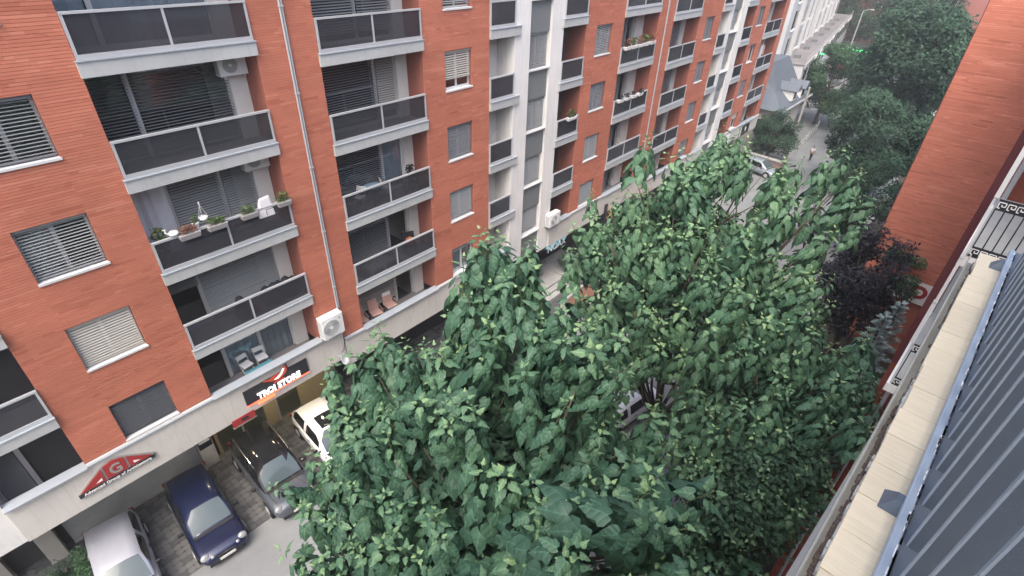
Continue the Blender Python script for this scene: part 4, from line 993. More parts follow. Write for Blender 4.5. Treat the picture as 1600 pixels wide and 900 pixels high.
car('parked_car', 'black car seen through leaves beyond the rendered column', 11.2, 15.6, R(-5), 4.3, 1.75, 1.45, (.015,.016,.018))
car('parked_car', 'white car half hidden under the middle tree canopy', 17.2, 7.0, R(80), 4.3, 1.75, 1.45, (.62,.63,.65), group='cars along the street', metal=0)
car('parked_car', 'silver car seen in a gap of the middle tree canopy', 23.4, 4.6, R(84), 4.4, 1.76, 1.45, (.42,.45,.50), group='cars along the street')
car('parked_car', 'pale grey car beyond the middle tree near the dark shrub', 28.0, 4.9, R(86), 4.3, 1.75, 1.5, (.40,.42,.44), group='cars along the street')
car('parked_car', 'silver car parked at the far end of the block', 56.3, 13.9, R(-12), 4.3, 1.75, 1.45, (.36,.42,.47), group='cars along the street')
car('parked_car', 'dark car parked behind the silver one at the far end', 52.6, 15.4, R(-12), 4.3, 1.75, 1.45, (.03,.035,.04), group='cars along the street')
# ------------------------------------------------------------------ foreground trees
T1C = (5.4, 4.7, H-9.0)
catalpa('catalpa_tree', 'large-leaved tree at the bottom centre hiding the white hatchback', (5.6,4.4), T1C, (3.2,3.3,3.6), 30, 9, 21, .31, 2200, length=1.25, nodes=11,
    extra=[(6.6,5.6,H-5.3),(6.3,5.0,H-5.6),(7.2,6.0,H-6.0),(3.4,.75,H-5.6),(3.7,1.1,H-6.0),(4.2,1.8,H-6.4),(3.2,2.3,H-7.2),(2.9,5.8,H-9.5),(2.5,6.3,H-9.8),(2.3,6.0,H-9.9),(2.8,6.9,H-9.5),(3.2,7.0,H-9.6),(3.5,6.9,H-9.0),(4.5,7.2,H-7.7),(4.0,7.1,H-8.4),(5.6,1.6,H-8.4),(6.8,2.2,H-9),(4.4,.9,H-9.2),(5.2,.6,H-9.5)], group='large-leaved street trees', tone_shift=.05)
catalpa('catalpa_tree', 'large-leaved tree in the middle with upright shoots against the road', (14.6,4.4), (14.2,4.6,H-8.8), (3.6,3.8,3.5), 38, 7, 31, .29, 1600, zmin=-.8, length=1.1, nodes=10,
    extra=[(13.9,5.6,H-5.2),(15.8,5.2,H-5.1),(16.2,4.2,H-5.5),(16.6,2.0,H-5.6),(16.4,1.5,H-6.3),(12.5,6.9,H-8.1),(13.0,6.2,H-6.7)], group='large-leaved street trees', tone_shift=.24)
catalpa('catalpa_tree', 'lower large-leaved tree at the right beside the cream coping', (12.6,.6), (12.4,1.0,H-10.7), (3.2,2.4,2.9), 30, 7, 41, .26, 1500, length=.9, nodes=9,
    extra=[(9.6,.9,H-10.2),(9.0,1.6,H-11),(8.6,.7,H-11.2),(8.0,1.8,H-11.8),(7.8,.9,H-12),(9.5,.2,H-10.6),(8.2,.25,H-11.4),(10.6,.1,H-10.2),(7.0,.3,H-12.2),(6.3,.8,H-12.8),(7.4,1.6,H-12.6)], group='large-leaved street trees', tone_shift=.08)
leafy('tree', 'narrow dark leafy tree close against the right-hand facade', 'tree', (10.6,.5), 7, (10.4,.45,H-12.3), (3.6,.85,3.4), 12000, .15, 'fol_dark', 93, 40, .08, cl_r=.3)
leafy('shrub', 'dark undergrowth shrub below the large-leaved trees at the bottom right', 'shrub', (8.6,1.0), 3, (8.8,.9,gz(8)+1.7), (3.2,1.6,1.7), 9000, .16, 'fol_dark', 91, 22, .06, trunk=False)
# ------------------------------------------------------------------ garden on this side and background planting
leafy('plum_tree', 'dark purple-leaved plum tree in front of the blank orange wall', 'tree', (26,.4), 8, (26,.7,H-12.9), (1.75,1.7,3.0), 15000, .15, 'fol_plum', 51, 44, flat=1.0, cl_r=.26)
leafy('shrub', 'light green shrub growing at the foot of the blank orange wall', 'shrub', (30.5,-.6), 4, (30.5,-.4,H-14.3), (1.5,1.2,1.8), 3500, .14, 'fol_mid', 52, 12, .07)
def spruce(name, label, xy, h, r, seed):
    z0 = gz(xy[0]); t = thing(name, label, 'tree', (xy[0],xy[1],z0)); g = np.random.default_rng(seed); P=[];Dr=[];S=[];tn=[]
    MB().tube([(0,0,-.1),(0,0,h)], [.11,.02], 7).build('trunk', 'trunk', t)
    br = MB()
    for k in range(150):
        f = (k+.5)/150; z = .5+(h-.5)*f; rr = r*(1-f)**.8*g.uniform(.8,1.1)+.1; a = k*2.4
        o = np.array([math.cos(a), math.sin(a), 0]); e = o*rr+np.array([0,0,z+.12*rr])
        br.tube([(0,0,z), tuple(e)], [.014,.004], 4, False)
        for q in range(44):
            u = g.uniform(.15,1.02); p = np.array([0,0,z])+(e-np.array([0,0,z]))*u
            sd = np.array([-o[1],o[0],0])*g.choice((-1,1)); d = o*.8+sd*g.uniform(.2,1)+np.array([0,0,g.uniform(.0,.7)])
            P.append(p); Dr.append(d); S.append(g.uniform(.10,.2)); tn.append(np.clip(.25+.6*u+g.normal()*.1,0,1))
    br.build('branches', 'trunk', t, kind='stuff')
    n = len(P); tp = (np.array([(0,0,0),(-.16,.4,.02),(.16,.4,.02),(0,1,.03)], float), np.array([(0,2,1),(1,2,3)]))
    V, T, _ = scatter(tp, np.array(P), np.array(Dr), g.normal(size=(n,3))*.5+np.array([0,0,1]), np.array(S))
    link('needles', fastmesh('needles', V, T, 'fol_spruce', np.repeat(tn, 4)), t, kind='stuff')
spruce('blue_spruce', 'silvery blue spruce between the trees and the right-hand facade', (20.5,-.65), 8.0, 1.45, 61); spruce('blue_spruce', 'smaller silvery spruce close against the right-hand facade', (22.8,-1.0), 7.6, 1.1, 62)
leafy('tree', 'tall dark broadleaf tree towering before the far red building', 'tree', (72,5.6), 14, (72,6.0,H-10.6), (6.4,5.2,7.0), 46000, .36, 'fol_dark', 71, 80, .28, cl_r=.26, group='background trees')
leafy('tree', 'dark broadleaf tree overhanging the path beside the blank orange wall', 'tree', (58,4.6), 9, (58,5.2,H-14.6), (5.6,4.4,3.9), 30000, .27, 'fol_dark', 72, 56, .2, cl_r=.27, group='background trees')
leafy('tree', 'paler green tree behind the walking person', 'tree', (82,15.0), 9, (82,14.6,H-15.0), (5.4,3.8,4.6), 22000, .27, 'fol_mid', 73, 44, .2, cl_r=.28, group='background trees')
leafy('tree', 'round dark shrubby conifer beside the lamp pole', 'tree', (60.7,14.6), 5, (60.7,14.4,H-17.0), (2.3,2.1,2.5), 13000, .18, 'fol_dark', 74, 30, .15, cl_r=.34, group='background trees')
leafy('tree', 'hazy green tree behind the second street lamp', 'tree', (140,24), 9, (140,23.5,H-9.5), (9,8,8), 22000, .38, 'fol_mid', 75, 44, .2, cl_r=.3, group='background trees')
leafy('tree', 'distant green tree in front of the far red building', 'tree', (112,9.5), 10, (112,10,H-10.5), (8,6,7), 22000, .42, 'fol_dark', 76, 44, .2, cl_r=.3, group='background trees')
leafy('tree', 'dark tree at the edge of the blank orange wall', 'tree', (86,4.6), 9, (86,4.8,H-13.0), (6,3.4,6), 20000, .34, 'fol_mid', 77, 44, .2, cl_r=.28, group='background trees')
leafy('tree', 'small dark tree overhanging the road behind the purple plum', 'tree', (44,2.4), 8, (44.5,2.9,H-15.4), (3.6,2.6,2.6), 11000, .2, 'fol_dark', 78, 24, .16, cl_r=.3, group='background trees')
leafy('shrub', 'low bushy shrub in the bottom left corner', 'shrub', (-2.1,16.4), 1, (-2.1,16.4,gz(-2)+.75), (.9,.7,.75), 3200, .085, 'fol_mid', 79, 14, .05, cl_r=.4, trunk=False)
for k, (x, y) in enumerate(((23.2,17.0),(25.6,16.3))):
    leafy('conical_thuja', ('dark conical thuja beside the pale column','dark conical thuja partly hidden by leaves')[k], 'shrub', (x,y), 2, (x,y,gz(x)+1.0), (.42,.42,1.1), 2600, .07, 'fol_dark', 81+k, 16, .05, cl_r=.5, trunk=False)
# ------------------------------------------------------------------ beyond the blocks
hs = thing('house', 'old house with steep blue-grey slate roof past the end of the brick blocks', 'house', (66,18,gz(66)), world=True)
g0 = gz(66)
MB().box(61.8, 71.4, 15.2, 22.5, g0-.3, H-14.9).build('wall', 'cream', hs)
def poly(name, m, V, F, parent): return MB().add(V, F).build(name, m, parent)
ez, rz_ = H-15.0, H-10.9
rf = poly('roof', 'slate', [(61.2,14.5,ez),(72,14.5,ez),(72,23,ez),(61.2,23,ez),(64.4,17.6,rz_),(70,17.6,rz_),(70,20,rz_),(64.4,20,rz_),(63.0,16.1,H-13.6),(71,16.1,H-13.6)],
     [(0,8,4,7,3),(0,1,9,8),(8,9,5,4),(1,2,6,5,9),(2,3,7,6),(4,5,6,7),(3,2,1,0)], hs)
for k, (x, zz) in enumerate(((65.6,H-14.0),(68.8,H-14.2))):
    MB().box(x-.65, x+.65, 14.75, 16.8, zz-.55, zz+.55).build('dormer', 'white', hs); MB().box(x-.45, x+.45, 14.72, 14.748, zz-.4, zz+.4).build('window', 'carglass_d', hs)
    poly('dormer_roof', 'slate', [(x-.85,14.4,zz+.5),(x+.85,14.4,zz+.5),(x+.85,17.4,zz+.5),(x-.85,17.4,zz+.5),(x,14.4,zz+1.25),(x,17.8,zz+1.25)], [(0,1,4),(1,2,5,4),(2,3,5),(3,0,4,5),(3,2,1,0)], hs)
for y in (16.4, 18.6): MB().box(61.74, 61.8, y-.5, y+.5, H-17.6, H-16.2).build('window', 'carglass_d', hs)
MB().box(61.0, 72.2, 14.35, 14.5, ez-.08, ez+.06).build('gutter', 'alu', hs)
# long white block on a lower flat-roofed podium, turned with the bend of the street
PW = R(7.6); wbld = thing('long_building', 'long white block rising behind a grey flat-roofed podium', 'building', (72,16.2,gz(72)), PW)
pz = H-12.05-gz(72)
MB().box(0, 62, 0, 9, -1.5, pz).build('podium', 'far_white', wbld); MB().box(-.1, 62.1, .02, 2.62, pz+.002, pz+.06).build('podium_roof', 'flatroof', wbld)
MB().box(-.15, 62.2, -.25, 0, pz-.35, pz+.18).build('parapet', 'kerb', wbld)
for k in range(13): MB().box(2+k*4.6, 4.8+k*4.6, -.02, .01, pz-2.2, pz-.7).build('window', 'carglass_d', wbld)
for k in range(12):
    x = 2+k*4.9; MB().box(x, x+1.9, -.34, -.26, pz-.26, pz+.12).build('parapet_panel', 'sign_white' if k % 3 else 'clad', wbld)
mb = MB(); mb.bar((-.1,-.12,pz+.75),(62,-.12,pz+.75),.05,.05)
for k in range(32): mb.bar((k*2,-.12,pz+.15),(k*2,-.12,pz+.75),.04,.04)
mb.build('podium_railing', 'alu', wbld)
for k in range(7):
    x = 4+k*7.5; MB().box(x, x+.8, 1.1, 1.8, pz+.06, pz+.42).build('roof_vent', 'clad', wbld)
MB().box(-2, 17, 2.7, 14, -1, pz+16).build('wall', 'far_white', wbld); MB().box(17, 24, 2.95, 14, -1, pz+16).build('brown_wall', 'far_brown', wbld); MB().box(24, 60, 2.7, 14, -1, pz+16).build('wall', 'far_white', wbld)
for fl in range(5):
    z = pz+.5+fl*2.9
    for x0, x1 in ((1.2,3.0),(6.4,11.0),(12.2,16.2),(26,30),(32,37),(39,43),(46,50),(52,57)):
        MB().box(x0, x1, 2.60, 2.69, z, z+1.9).build('window', 'carglass_d', wbld); MB().box(x0-.1, x1+.1, 2.5, 2.69, z-.25, z-.02).build('sill', 'sign_white', wbld)
    for x0 in (18,20.2,22.4): MB().box(x0, x0+1, 2.9, 2.948, z+.2, z+1.8).build('window', 'carglass_d', wbld)
for x in (4.6, 5.6, 11.6, 16.7, 24.4, 31, 38, 44.5, 51): MB().box(x-.18, x+.18, 2.3, 2.69, pz+.06, pz+16).build('white_fin', 'far_white', wbld)
def far_block(label, x, y, w, d, z1, rz, wins, m='far_red'):
    t = thing('far_building', label, 'building', (x,y,gz(x)), rz, group='far red buildings')
    hgt = z1-gz(x); MB().box(0, d, -w/2, w/2, -1, hgt).build('wall', m, t)
    for (yy, zz, ww, hh) in wins:
        MB().box(-.06, -.005, yy-ww/2, yy+ww/2, zz, zz+hh).build('frame', 'sign_white', t); MB().box(-.08, -.062, yy-ww/2+.14, yy+ww/2-.14, zz+.14, zz+hh-.14).build('pane', 'carglass_d', t)
    return t
wn = [(yy, 4+fl*3.1, 1.5, 1.5) for fl in range(6) for yy in (-13,-8,-3,2,7,12)]
far_block('far red brick block closing the street beyond the trees', 150, 26, 44, 14, H+10, R(4), wn)
far_block('red brick tower with paired white windows beside the blank orange wall', 118, 4.0, 13, 14, H+9, R(-3), [(yy, 3.5+fl*3.1, 1.0, 1.9) for fl in range(7) for yy in (5.2,3.9)] + [(-2.0, 4+fl*3.1, .5, 1.2) for fl in range(7)])
MB()
kz = gz(124)
ks = thing('neon_store', 'distant dark shop with green neon lines at the end of the street', 'store', (126,22,kz), R(6))
MB().box(0, 6, -5, 5, -.5, 5.2).build('wall', 'shopdark', ks)
for z, a, b in ((4.4,-4.6,-1),(4.4,.5,4.6),(3.1,-3,1.5),(2.2,-4.2,-2.4)): MB().box(-.14,-.02,a,b,z,z+.22).build('neon_line', 'neon_green', ks)
ra = thing('awning', 'small red awning near the green neon shop', 'awning', (112,20.4,gz(112)), R(8))
poly('canopy', 'red', [(0,-2,2.4),(4,-2,2.4),(4,0,3.3),(0,0,3.3),(0,-2,2.2),(4,-2,2.2)], [(0,1,2,3),(4,5,1,0)], ra)
for x in (.1,3.9): MB().bar((x,-1.95,0),(x,-1.95,2.3),.06,.06).build('post', 'alu', ra)
# street lamps and low wall
def lamp_post(label, x, y, h, lean, m='pole'):
    t = thing('lamp_pole', label, 'lamp post', (x,y,gz(x))); MB().tube([(0,0,-.1),(lean*.5,0,h*.5),(lean,0,h)], [.17,.13,.09], 10).build('pole', m, t)
    MB().tube([(lean,0,h-.1),(lean+.3,-.5,h+.25),(lean+.5,-1.1,h+.3)], .04, 6).build('arm', 'alu', t); bevel(MB().box(lean+.35,lean+.65,-1.65,-1.05,h+.24,h+.36).build('lamp_head', 'acw', t), .03)
up_ = thing('utility_pole', 'plain leaning concrete pole rising beside the dark shrubby conifer', 'pole', (62.6,13.0,gz(62.6))); MB().tube([(0,0,-.1),(.25,0,3.8),(.5,.05,7.6)], [.16,.13,.10], 10).build('pole', 'pole', up_); MB().lathe((.5,.05,7.6), [(.11,0),(.11,.06),(.03,.1)], 10).build('cap', 'concrete', up_); lamp_post('slender distant street lamp against the far trees', 128, 21.8, 11.0, .4, 'alu')
lw = thing('low_wall', 'low pinkish stone wall with pale coping at the street corner', 'wall', (58.6,13.6,gz(58.6)), R(-8))
MB().box(-.2,.2,-1.2,3.2,-.3,.95).build('wall', 'pinkwall', lw); MB().box(-.3,.3,-1.3,3.3,.951,1.08).build('coping', 'kerb', lw); MB().box(.2,1.2,-1.2,-.9,-.3,.9).build('return_wall', 'pinkwall', lw)
fp = thing('fence', 'short run of grey fence posts by the path', 'fence', (66,12.9,gz(66)))
for k in range(7): MB().box(k*1.9-.06,k*1.9+.06,-.06+k*.12,.06+k*.12,-.2,1.25).build('post', 'concrete', fp)
MB().bar((0,0,1.0),(11.4,.72,.75),.05,.08).build('rail', 'alu', fp); MB().bar((0,0,.55),(11.4,.72,.3),.05,.08).build('rail', 'alu', fp)
# planter and steps by the white pier
pl = thing('planter', 'pale concrete planter filled with brown soil near the thujas', 'planter', (24.3,13.7,gz(24)), R(3))
for a in ((-1.9,1.9,-.75,-.6),(-1.9,1.9,.6,.75),(-1.9,-1.75,-.6,.6),(1.75,1.9,-.6,.6)): MB().box(*a,-.1,.5).build('side', 'kerb', pl)
MB().box(-1.75,1.75,-.6,.6,-.1,.42).build('soil', mat('planter_soil', (.16,.085,.06), 1, var=.25, scale=6, bump=.6), pl)
stp = thing('steps', 'pale stone steps in front of the blue-lettered shop', 'steps', (23.4,15.2,gz(23)))
for k in range(3): MB().box(-1.6,4.2,.35*k,3.0,.16*k-.05,.16*k+.155).build('step', 'kerb', stp)
um = thing('parasol', 'closed dark red shop awning glimpsed through the leaves', 'parasol', (34.6,14.9,gz(34)))
MB().tube([(0,0,0),(0,0,2.5)], .03, 6).build('pole', 'alu', um)
mb = MB(); n = 8
for k in range(n): a = 2*math.pi*k/n; mb.v.append((1.5*math.cos(a),1.5*math.sin(a),2.15))
mb.v.append((0,0,2.7)); mb.f += [(k,(k+1)%n,n) for k in range(n)]; mb.build('canopy', 'red', um)
MB().lathe((0,0,0), [(.3,0),(.3,.08),(.05,.12)], 12).build('base', 'concrete', um)
gc = thing('garden_chair', 'gold metal decoration hanging at the shop by the second block', 'decoration', (29.6,D-.2,fbB-.5))
mb = MB()
for k in range(26):
    a = random.uniform(0,6.28); p = Vector((random.uniform(-.5,.5), random.uniform(-.1,.1), random.uniform(-.4,.9))); mb.tube([tuple(p), tuple(p+Vector((.25*math.cos(a),0,.25*math.sin(a))))], .02, 4)
gc['category'] = 'decoration'; gc.name = 'hanging_ornament'; mb.build('tangle', mat('gold', (.55,.36,.12), .4, .5), gc, kind='stuff'); MB().box(-.8,-.55,-.05,.05,-.6,1.2).build('backing', 'sign_black', gc)
# ------------------------------------------------------------------ the person on the path
def person(x, y, rz):
    t = thing('person', 'person walking on the path in light top and black trousers', 'person', (x,y,gz(x)), rz)
    def skin(name, verts, edges, rad, m, root=0, sub=2):
        me = bpy.data.meshes.new(name); me.from_pydata(verts, edges, []); o = link(name, me, t); me.materials.append(M[m])
        md = o.modifiers.new('skin','SKIN'); me.skin_vertices.new() if not me.skin_vertices else None
        sv = me.skin_vertices[0].data
        for i, r in enumerate(rad): sv[i].radius = (r, r)
        sv[root].use_root = True; s = o.modifiers.new('sub','SUBSURF'); s.levels = sub; s.render_levels = sub; return o
    # one continuous body: pelvis, spine, neck, head, arms with hands, legs with feet
    V = [(0,0,.93),(0,0,1.12),(0,.01,1.34),(0,.015,1.44),(0,.0,1.54),(0,-.01,1.64),(0,-.01,1.71),
         (.17,.01,1.38),(.23,.03,1.12),(.22,-.06,.90),(.21,-.09,.82),(-.17,.01,1.38),(-.23,-.03,1.12),(-.22,-.14,.92),(-.21,-.17,.84),
         (.09,-.01,.90),(.10,-.14,.50),(.10,-.10,.09),(.10,-.22,.05),(-.09,.01,.90),(-.10,.05,.50),(-.10,.22,.12),(-.10,.12,.04)]
    E_ = [(0,1),(1,2),(2,3),(3,4),(4,5),(5,6),(2,7),(7,8),(8,9),(9,10),(2,11),(11,12),(12,13),(13,14),(0,15),(15,16),(16,17),(17,18),(0,19),(19,20),(20,21),(21,22)]
    Rr = [.13,.12,.13,.055,.075,.10,.07,.06,.045,.035,.03,.06,.045,.035,.03,.085,.06,.04,.035,.085,.06,.04,.035]
    skin('body', V, E_, Rr, 'skin')
    skin('trousers', [V[0],V[15],V[16],(.10,-.10,.14),V[19],V[20],(-.10,.21,.16),(0,0,.98)], [(0,1),(1,2),(2,3),(0,4),(4,5),(5,6),(0,7)], [.145,.10,.08,.07,.10,.08,.07,.14], 'fabric_dark')
    skin('shirt', [(0,0,.97),(0,0,1.15),(0,.01,1.36),V[7],(.22,.03,1.2),V[11],(-.22,-.02,1.2)], [(0,1),(1,2),(2,3),(3,4),(2,5),(5,6)], [.145,.14,.145,.075,.06,.075,.06], 'cloth_white')
    skin('hair', [(0,.02,1.66),(0,.0,1.735)], [(0,1)], [.105,.085], 'fabric_dark')
person(64.6, 11.0, R(70))
# ------------------------------------------------------------------ things on the loggias
def folding_chair(x, y, z, rz, label, m='chairw', seat=None):
    t = thing('folding_chair', label, 'chair', (x,y,z), rz, group='balcony chairs')
    for s in (-.19,.19):
        MB().tube([(s,-.22,0),(s,.10,.46),(s,.20,.82)], .011, 6).build('leg', m, t); MB().tube([(s*.9,.24,0),(s*.9,-.18,.45)], .011, 6).build('leg', m, t)
    bevel(MB().box(-.19,.19,-.20,.18,.44,.462).build('seat', seat or m, t), .008); bevel(MB().box(-.19,.19,.165,.195,.62,.82).build('backrest', seat or m, t), .008)
    MB().bar((-.19,.02,.25),(.19,.02,.25),.015,.015).build('stretcher', m, t)
z4 = H-14.41+.3
folding_chair(5.05,16.75,z4,R(8),'white folding chair, left of the pair on the lowest terrace'); folding_chair(5.65,16.75,z4,R(-6),'white folding chair, right of the pair on the lowest terrace')
tb = thing('storage_box', 'teal plastic box in front of the white folding chairs', 'box', (5.35,16.32,z4)); bevel(MB().box(-.5,.5,-.14,.14,0,.32).build('box', 'teal', tb), .02); MB().box(-.52,.52,-.16,.16,.321,.35).build('lid', 'teal', tb)
bl_ = thing('boots', 'pair of dark shoes at the left of the lowest terrace', 'shoes', (4.35,16.3,z4+.01))
for s in (-.12,.12): bevel(MB().box(s-.05,s+.05,-.15,.12,0,.07).box(s-.045,s+.045,.0,.12,.071,.14).build('shoe', 'fabric_dark', bl_), .02)
zb2 = H-2.81-.584-2*FH
folding_chair(10.75,16.55,zb2+.03,R(-70),'white folding chair left of the round blue table'); folding_chair(12.05,16.6,zb2+.03,R(65),'white folding chair right of the round blue table')
rt = thing('round_table', 'round pale blue folding table on the middle loggia', 'table', (11.4,16.5,zb2+.03)); MB().lathe((0,0,0), [(.33,.70),(.35,.705),(.35,.725),(.33,.73)], 24).build('tabletop', 'tblue', rt)
for a in range(3): MB().tube([(.05*math.cos(a*2.1),.05*math.sin(a*2.1),.70),(.26*math.cos(a*2.1),.26*math.sin(a*2.1),0)], .012, 6).build('leg', 'iron', rt)
zb4 = baseB+.3
for k, x in enumerate((9.98,10.75,11.55)):
    t = thing('lounge_chair', ('pink terrace chair, leftmost of three','pink terrace chair, middle of three','pink terrace chair with pale towel on its back')[k], 'chair', (x,16.55,zb4), R(random.uniform(-15,5)), group='pink terrace chairs')
    bevel(MB().box(-.25,.25,-.26,.22,.40,.46).build('seat', 'chairp', t), .02); bevel(MB().add([(-.25,.16,.44),(.25,.16,.44),(.25,.22,.44),(-.25,.22,.44),(-.22,.30,.95),(.22,.30,.95),(.22,.35,.95),(-.22,.35,.95)], [(0,3,2,1),(4,5,6,7),(0,1,5,4),(1,2,6,5),(2,3,7,6),(3,0,4,7)]).build('backrest', 'chairp', t), .02)
    for sx in (-.22,.22):
        for sy in (-.22,.2): MB().tube([(sx,sy,0),(sx*.95,sy*.9,.41)], .016, 6).build('leg', 'iron', t)
        MB().tube([(sx*1.15,-.22,.62),(sx*1.15,.22,.64)], .016, 6).build('armrest', 'chairp', t)
    if k == 2: MB().box(-.2,.2,.255,.29,.66,.96).build('towel', 'sign_white', t)
zb3 = H-2.81-.584-3*FH+.03
dkc = thing('garden_chair', 'dark chair with red cushion on the loggia above the pink chairs', 'chair', (12.9,16.5,zb3), R(-30)); bevel(MB().box(-.28,.28,-.26,.24,.38,.45).build('seat', 'fabric_dark', dkc), .02); bevel(MB().box(-.28,.28,.22,.28,.45,.9).build('backrest', 'fabric_dark', dkc), .02)
for sx in (-.25,.25):
    for sy in (-.22,.22): MB().tube([(sx,sy,0),(sx,sy,.4)], .016, 5).build('leg', 'iron', dkc)
cu = thing('cushion', 'red cushion piled on the dark chair', 'cushion', (12.9,16.45,zb3+.46), R(10)); bevel(MB().box(-.2,.2,-.18,.18,0,.14).build('pad', 'red', cu), .06, 3); bevel(MB().box(-.12,.2,-.12,.15,.141,.24).build('second_pad', mat('orange_cloth', (.5,.16,.06), .9), cu), .05, 3)
# plants
def pot_plant(x, y, z, r, h, label, m='fol_pot', pm_='pot', n=160, ls=.08, box=None, cat='plant'):
    t = thing('potted_plant', label, cat, (x,y,z), group='potted plants')
    if box: 
        bx, by, bh = box; bevel(MB().add([(-bx*.9,-by*.8,0),(bx*.9,-by*.8,0),(bx*.9,by*.8,0),(-bx*.9,by*.8,0),(-bx,-by,bh),(bx,-by,bh),(bx,by,bh),(-bx,by,bh)], [(0,3,2,1),(4,5,6,7),(0,1,5,4),(1,2,6,5),(2,3,7,6),(3,0,4,7)]).build('trough', pm_, t), .015); sx, sy, top = bx, by, bh
    else: MB().lathe((0,0,0), [(r*.65,0),(r,.9*r*2-.03),(r*1.1,.9*r*2-.03),(r*1.1,.9*r*2),(r*.9,.9*r*2)], 14).build('pot', pm_, t); sx = sy = r; top = r*1.8
    g = np.random.default_rng(abs(hash(label)) % 999 if False else len(label)*7+int(x*13)); P = g.uniform(-1,1,(n,3))*np.array([sx,sy,h/2])+np.array([0,0,top+h*.45]); d = g.normal(size=(n,3)); d[:,2] = abs(d[:,2])*.6
    V, T, _ = scatter(BLADE, P*np.array([.75,.75,1]), d, g.normal(size=(n,3))*.5+np.array([0,0,1]), ls*g.uniform(.6,1.3,n))
    link('leaves', fastmesh('leaves', V, T, m, np.repeat(np.clip(g.normal(.5,.25,n),0,1), 5)), t, kind='stuff'); return t
ra3 = H-8.61+1.03    # handrail level of the plant-filled loggia
yo = D-.12
pot_plant(3.78, D+.25, H-8.61+.03, .2, .9, 'leafy dark plant at the left end of the plant-filled loggia', 'fol_pot', n=260, ls=.12)
pot_plant(4.45, yo, ra3-.16, .1, .22, 'rail trough with reddish leaves on the plant-filled loggia', 'fol_red', box=(.3,.13,.17)); pot_plant(5.25, yo, ra3-.16, .1, .2, 'rail trough with grey-green leaves, second from left', 'fol_pot', box=(.3,.13,.17))
pot_plant(6.25, yo, ra3-.16, .1, .24, 'rail trough with bright green leaves beside the mid post', 'fol_pot', box=(.27,.13,.17)); pot_plant(7.45, yo+.05, ra3-.16, .1, .28, 'rail trough with green leaves at the right end of the plant-filled loggia', 'fol_pot', box=(.24,.13,.17))
pot_plant(4.75, D+.05, ra3+.0, .09, .25, 'white pot with pale leaves standing on the loggia rail', 'fol_pot', 'potw', 70, .07)
sw = thing('swan_planter', 'white swan-shaped pot on the left end of the loggia rail', 'pot', (4.1,D-.02,ra3)); MB().lathe((0,0,0), [(.04,0),(.13,.05),(.15,.10),(.11,.14)], 14).build('bowl', 'potw', sw, smooth=True); MB().tube([(-.1,0,.08),(-.2,0,.16),(-.18,0,.26),(-.26,0,.26)], [.035,.025,.02,.012], 7).build('neck', 'potw', sw)
hb = thing('hanging_basket', 'small white hanging basket above the loggia rail', 'basket', (5.02,D+.1,ra3+.12)); MB().lathe((0,0,0), [(.03,0),(.12,.05),(.14,.12),(.12,.12)], 14).build('bowl', 'potw', hb, smooth=True)
for a in range(3): MB().tube([(.13*math.cos(a*2.1),.13*math.sin(a*2.1),.12),(0,0,.52)], .006, 4).build('chain', 'potw', hb)
MB().tube([(0,0,.52),(0,0,.6)], .02, 6).build('hook', 'potw', hb)
ch = thing('draped_chair', 'white chair draped over the loggia rail beside the right trough', 'chair', (6.85,D+.02,ra3-.35))
bevel(MB().add([(-.3,-.12,0),(.25,-.12,0),(.3,.12,.05),(-.3,.12,.05),(-.15,-.05,.62),(.2,-.05,.66),(.22,.05,.66),(-.13,.05,.62)], [(0,3,2,1),(4,5,6,7),(0,1,5,4),(1,2,6,5),(2,3,7,6),(3,0,4,7)]).build('cover', 'cloth_white', ch), .04, 3)
MB().tube([(-.05,-.16,.1),(-.05,-.16,.28),(.28,-.16,.28),(.28,-.16,.2)], .012, 5).build('frame', 'iron', ch)
hp = thing('bundle', 'dark bundle with red cloth on the loggia below the plants', 'bundle', (5.4,16.4,H-11.51+.03)); MB().lathe((0,0,0), [(.2,0),(.24,.25),(.2,.6),(.1,.85),(.04,.9)], 10).build('bag', 'fabric_dark', hp, smooth=True); MB().lathe((.45,0,0), [(.12,0),(.16,.15),(.06,.3)], 9).build('red_cloth', 'plum', hp, smooth=True)
hp2 = thing('bundle', 'dark heap at the right of the loggia below the plants', 'bundle', (6.9,16.5,H-11.51+.03)); mb = MB()
for k in range(5): mb.lathe((-.5+k*.25,random.uniform(-.1,.1),0), [(.2,0),(.24,.3),(.16,.62+.1*(k%2)),(.03,.75+.1*(k%2))], 9)
mb.build('bags', 'fabric_dark', hp2, smooth=True)
pot_plant(13.3, D+.55, zb2+.03, .16, .8, 'bushy dark plant in the corner of the loggia with the blue table', 'fol_plum', n=240, ls=.12); pot_plant(12.85, D+.4, zb2+.03, .12, .3, 'small potted plant by the bushy one beside the blue table', 'fol_pot', n=70); pot_plant(13.5, D+.25, zb2+.03, .12, .4, 'low potted plant against the brick beside the blue table', 'fol_pot', n=90)
z2 = SECZ[1]
for k, x in enumerate((28.9,29.6,30.3,31.0,31.8)): pot_plant(x, D-.12, z2-FH+.87, .1, .4, ('flowering rail trough on the upper far loggia, first from left','flowering rail trough on the upper far loggia, second from left','flowering rail trough on the upper far loggia, third from left','flowering rail trough on the upper far loggia, fourth from left','flowering rail trough on the upper far loggia, rightmost')[k], ('fol_red','fol_pot')[k % 2], 'potw', n=150, ls=.11, box=(.3,.13,.17))
for k, x in enumerate((28.95,29.7,30.5,31.3)): pot_plant(x, D-.12, z2-2*FH+.87, .1, .22, ('white rail trough on the second far loggia, leftmost','white rail trough on the second far loggia, second from left','white rail trough on the second far loggia, third from left','white rail trough on the second far loggia, rightmost')[k], 'fol_plum', 'potw', n=70, ls=.11, box=(.28,.13,.17))
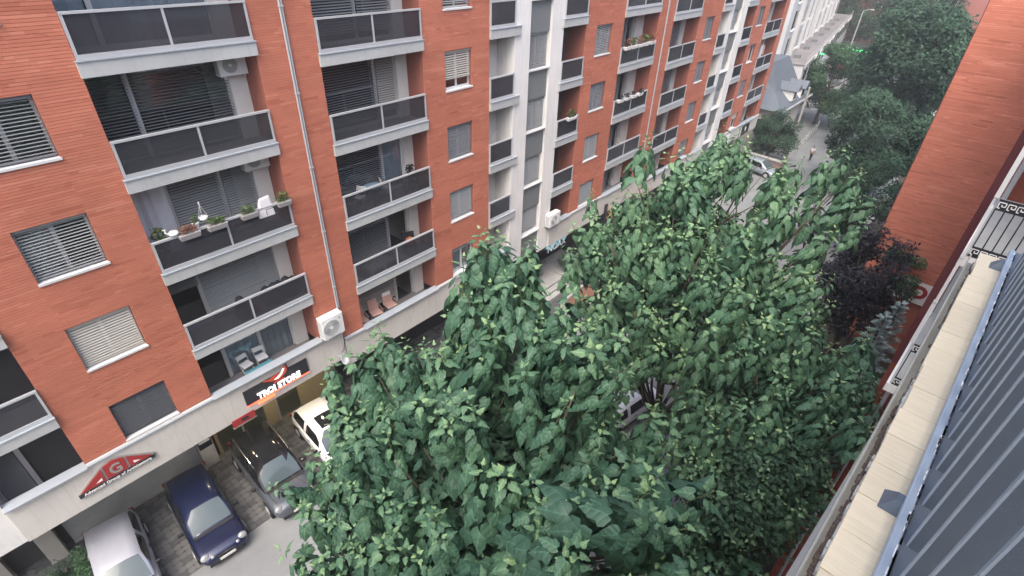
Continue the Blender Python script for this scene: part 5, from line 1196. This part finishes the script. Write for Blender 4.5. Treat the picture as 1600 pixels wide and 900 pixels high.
pot_plant(23.9, D-.1, z2-2*FH+.87, .1, .3, 'white rail trough with leaves on the narrow loggia right of the white pier', 'fol_pot', 'potw', n=110, ls=.13, box=(.4,.13,.17))
dr_ = thing('drying_rack', 'wire drying rack leaning on the narrow loggia left of the white pier', 'rack', (18.3,D+.3,z2-2*FH+.03)); mb = MB()
for s in (0,1): mb.tube([(-.35,0,s*.02),(.35,.2,s*.02+.3),(.35,.2,1.3),(-.3,0,1.15),(-.35,0,0)], .012, 5)
mb.build('frame', 'alu', dr_)
for k in range(6): MB().tube([(-.3+k*.11,.03*k,1.16+k*.02),(-.3+k*.11,.03*k,.5)], .006, 4).build('wire', 'alu', dr_)
cl = thing('hanging_laundry', 'pink and white laundry hanging on a loggia of the far block', 'laundry', (54.8,D+.3,SECZ[2]-2*FH+.9)); bevel(MB().box(-.5,.1,-.02,.04,0,1.0).build('sheet', 'cloth_white', cl), .01); bevel(MB().box(.15,.6,-.02,.04,.1,.9).build('towel', 'chairp', cl), .01)
wa = thing('awning_end', 'white awning box end at the bottom edge left of the cream coping', 'awning', (1.40,.03,H-2.2), OWN); bevel(MB().box(-.5,.06,-.3,.035,-.14,0).build('housing', 'acw', wa), .01); MB().box(-.5,.05,-.3,.0,-.17,-.141).build('front_rail', 'alu', wa)

# manhole covers and tar patches on the street
for k, (x, y, lab) in enumerate(((60,9.4,'round cast iron manhole cover on the road near the walking person'),)):
    t = thing('manhole_cover', lab, 'manhole cover', (x,y,gz(x)+.004)); MB().lathe((0,0,0), [(.36,0),(.36,.006),(.30,.008)], 24).build('frame', 'concrete', t); MB().lathe((0,0,.0085), [(.29,0),(.29,.004)], 24).build('lid', 'iron', t)

# ------------------------------------------------------------------ thin evening haze
hz = MB().box(-85, 325, -155, 155, gz(325)-1.5, H+14).build('haze', None, kind='stuff')
hm = bpy.data.materials.new('haze'); hm.use_nodes = True; ht = hm.node_tree; ht.nodes.clear()
ho = ht.nodes.new('ShaderNodeOutputMaterial'); hv_ = ht.nodes.new('ShaderNodeVolumePrincipled')
hv_.inputs['Color'].default_value = (.86,.90,.95,1); hv_.inputs['Density'].default_value = HAZE; hv_.inputs['Anisotropy'].default_value = 0.2
ht.links.new(hv_.outputs[0], ho.inputs['Volume']); hz.data.materials.append(hm)
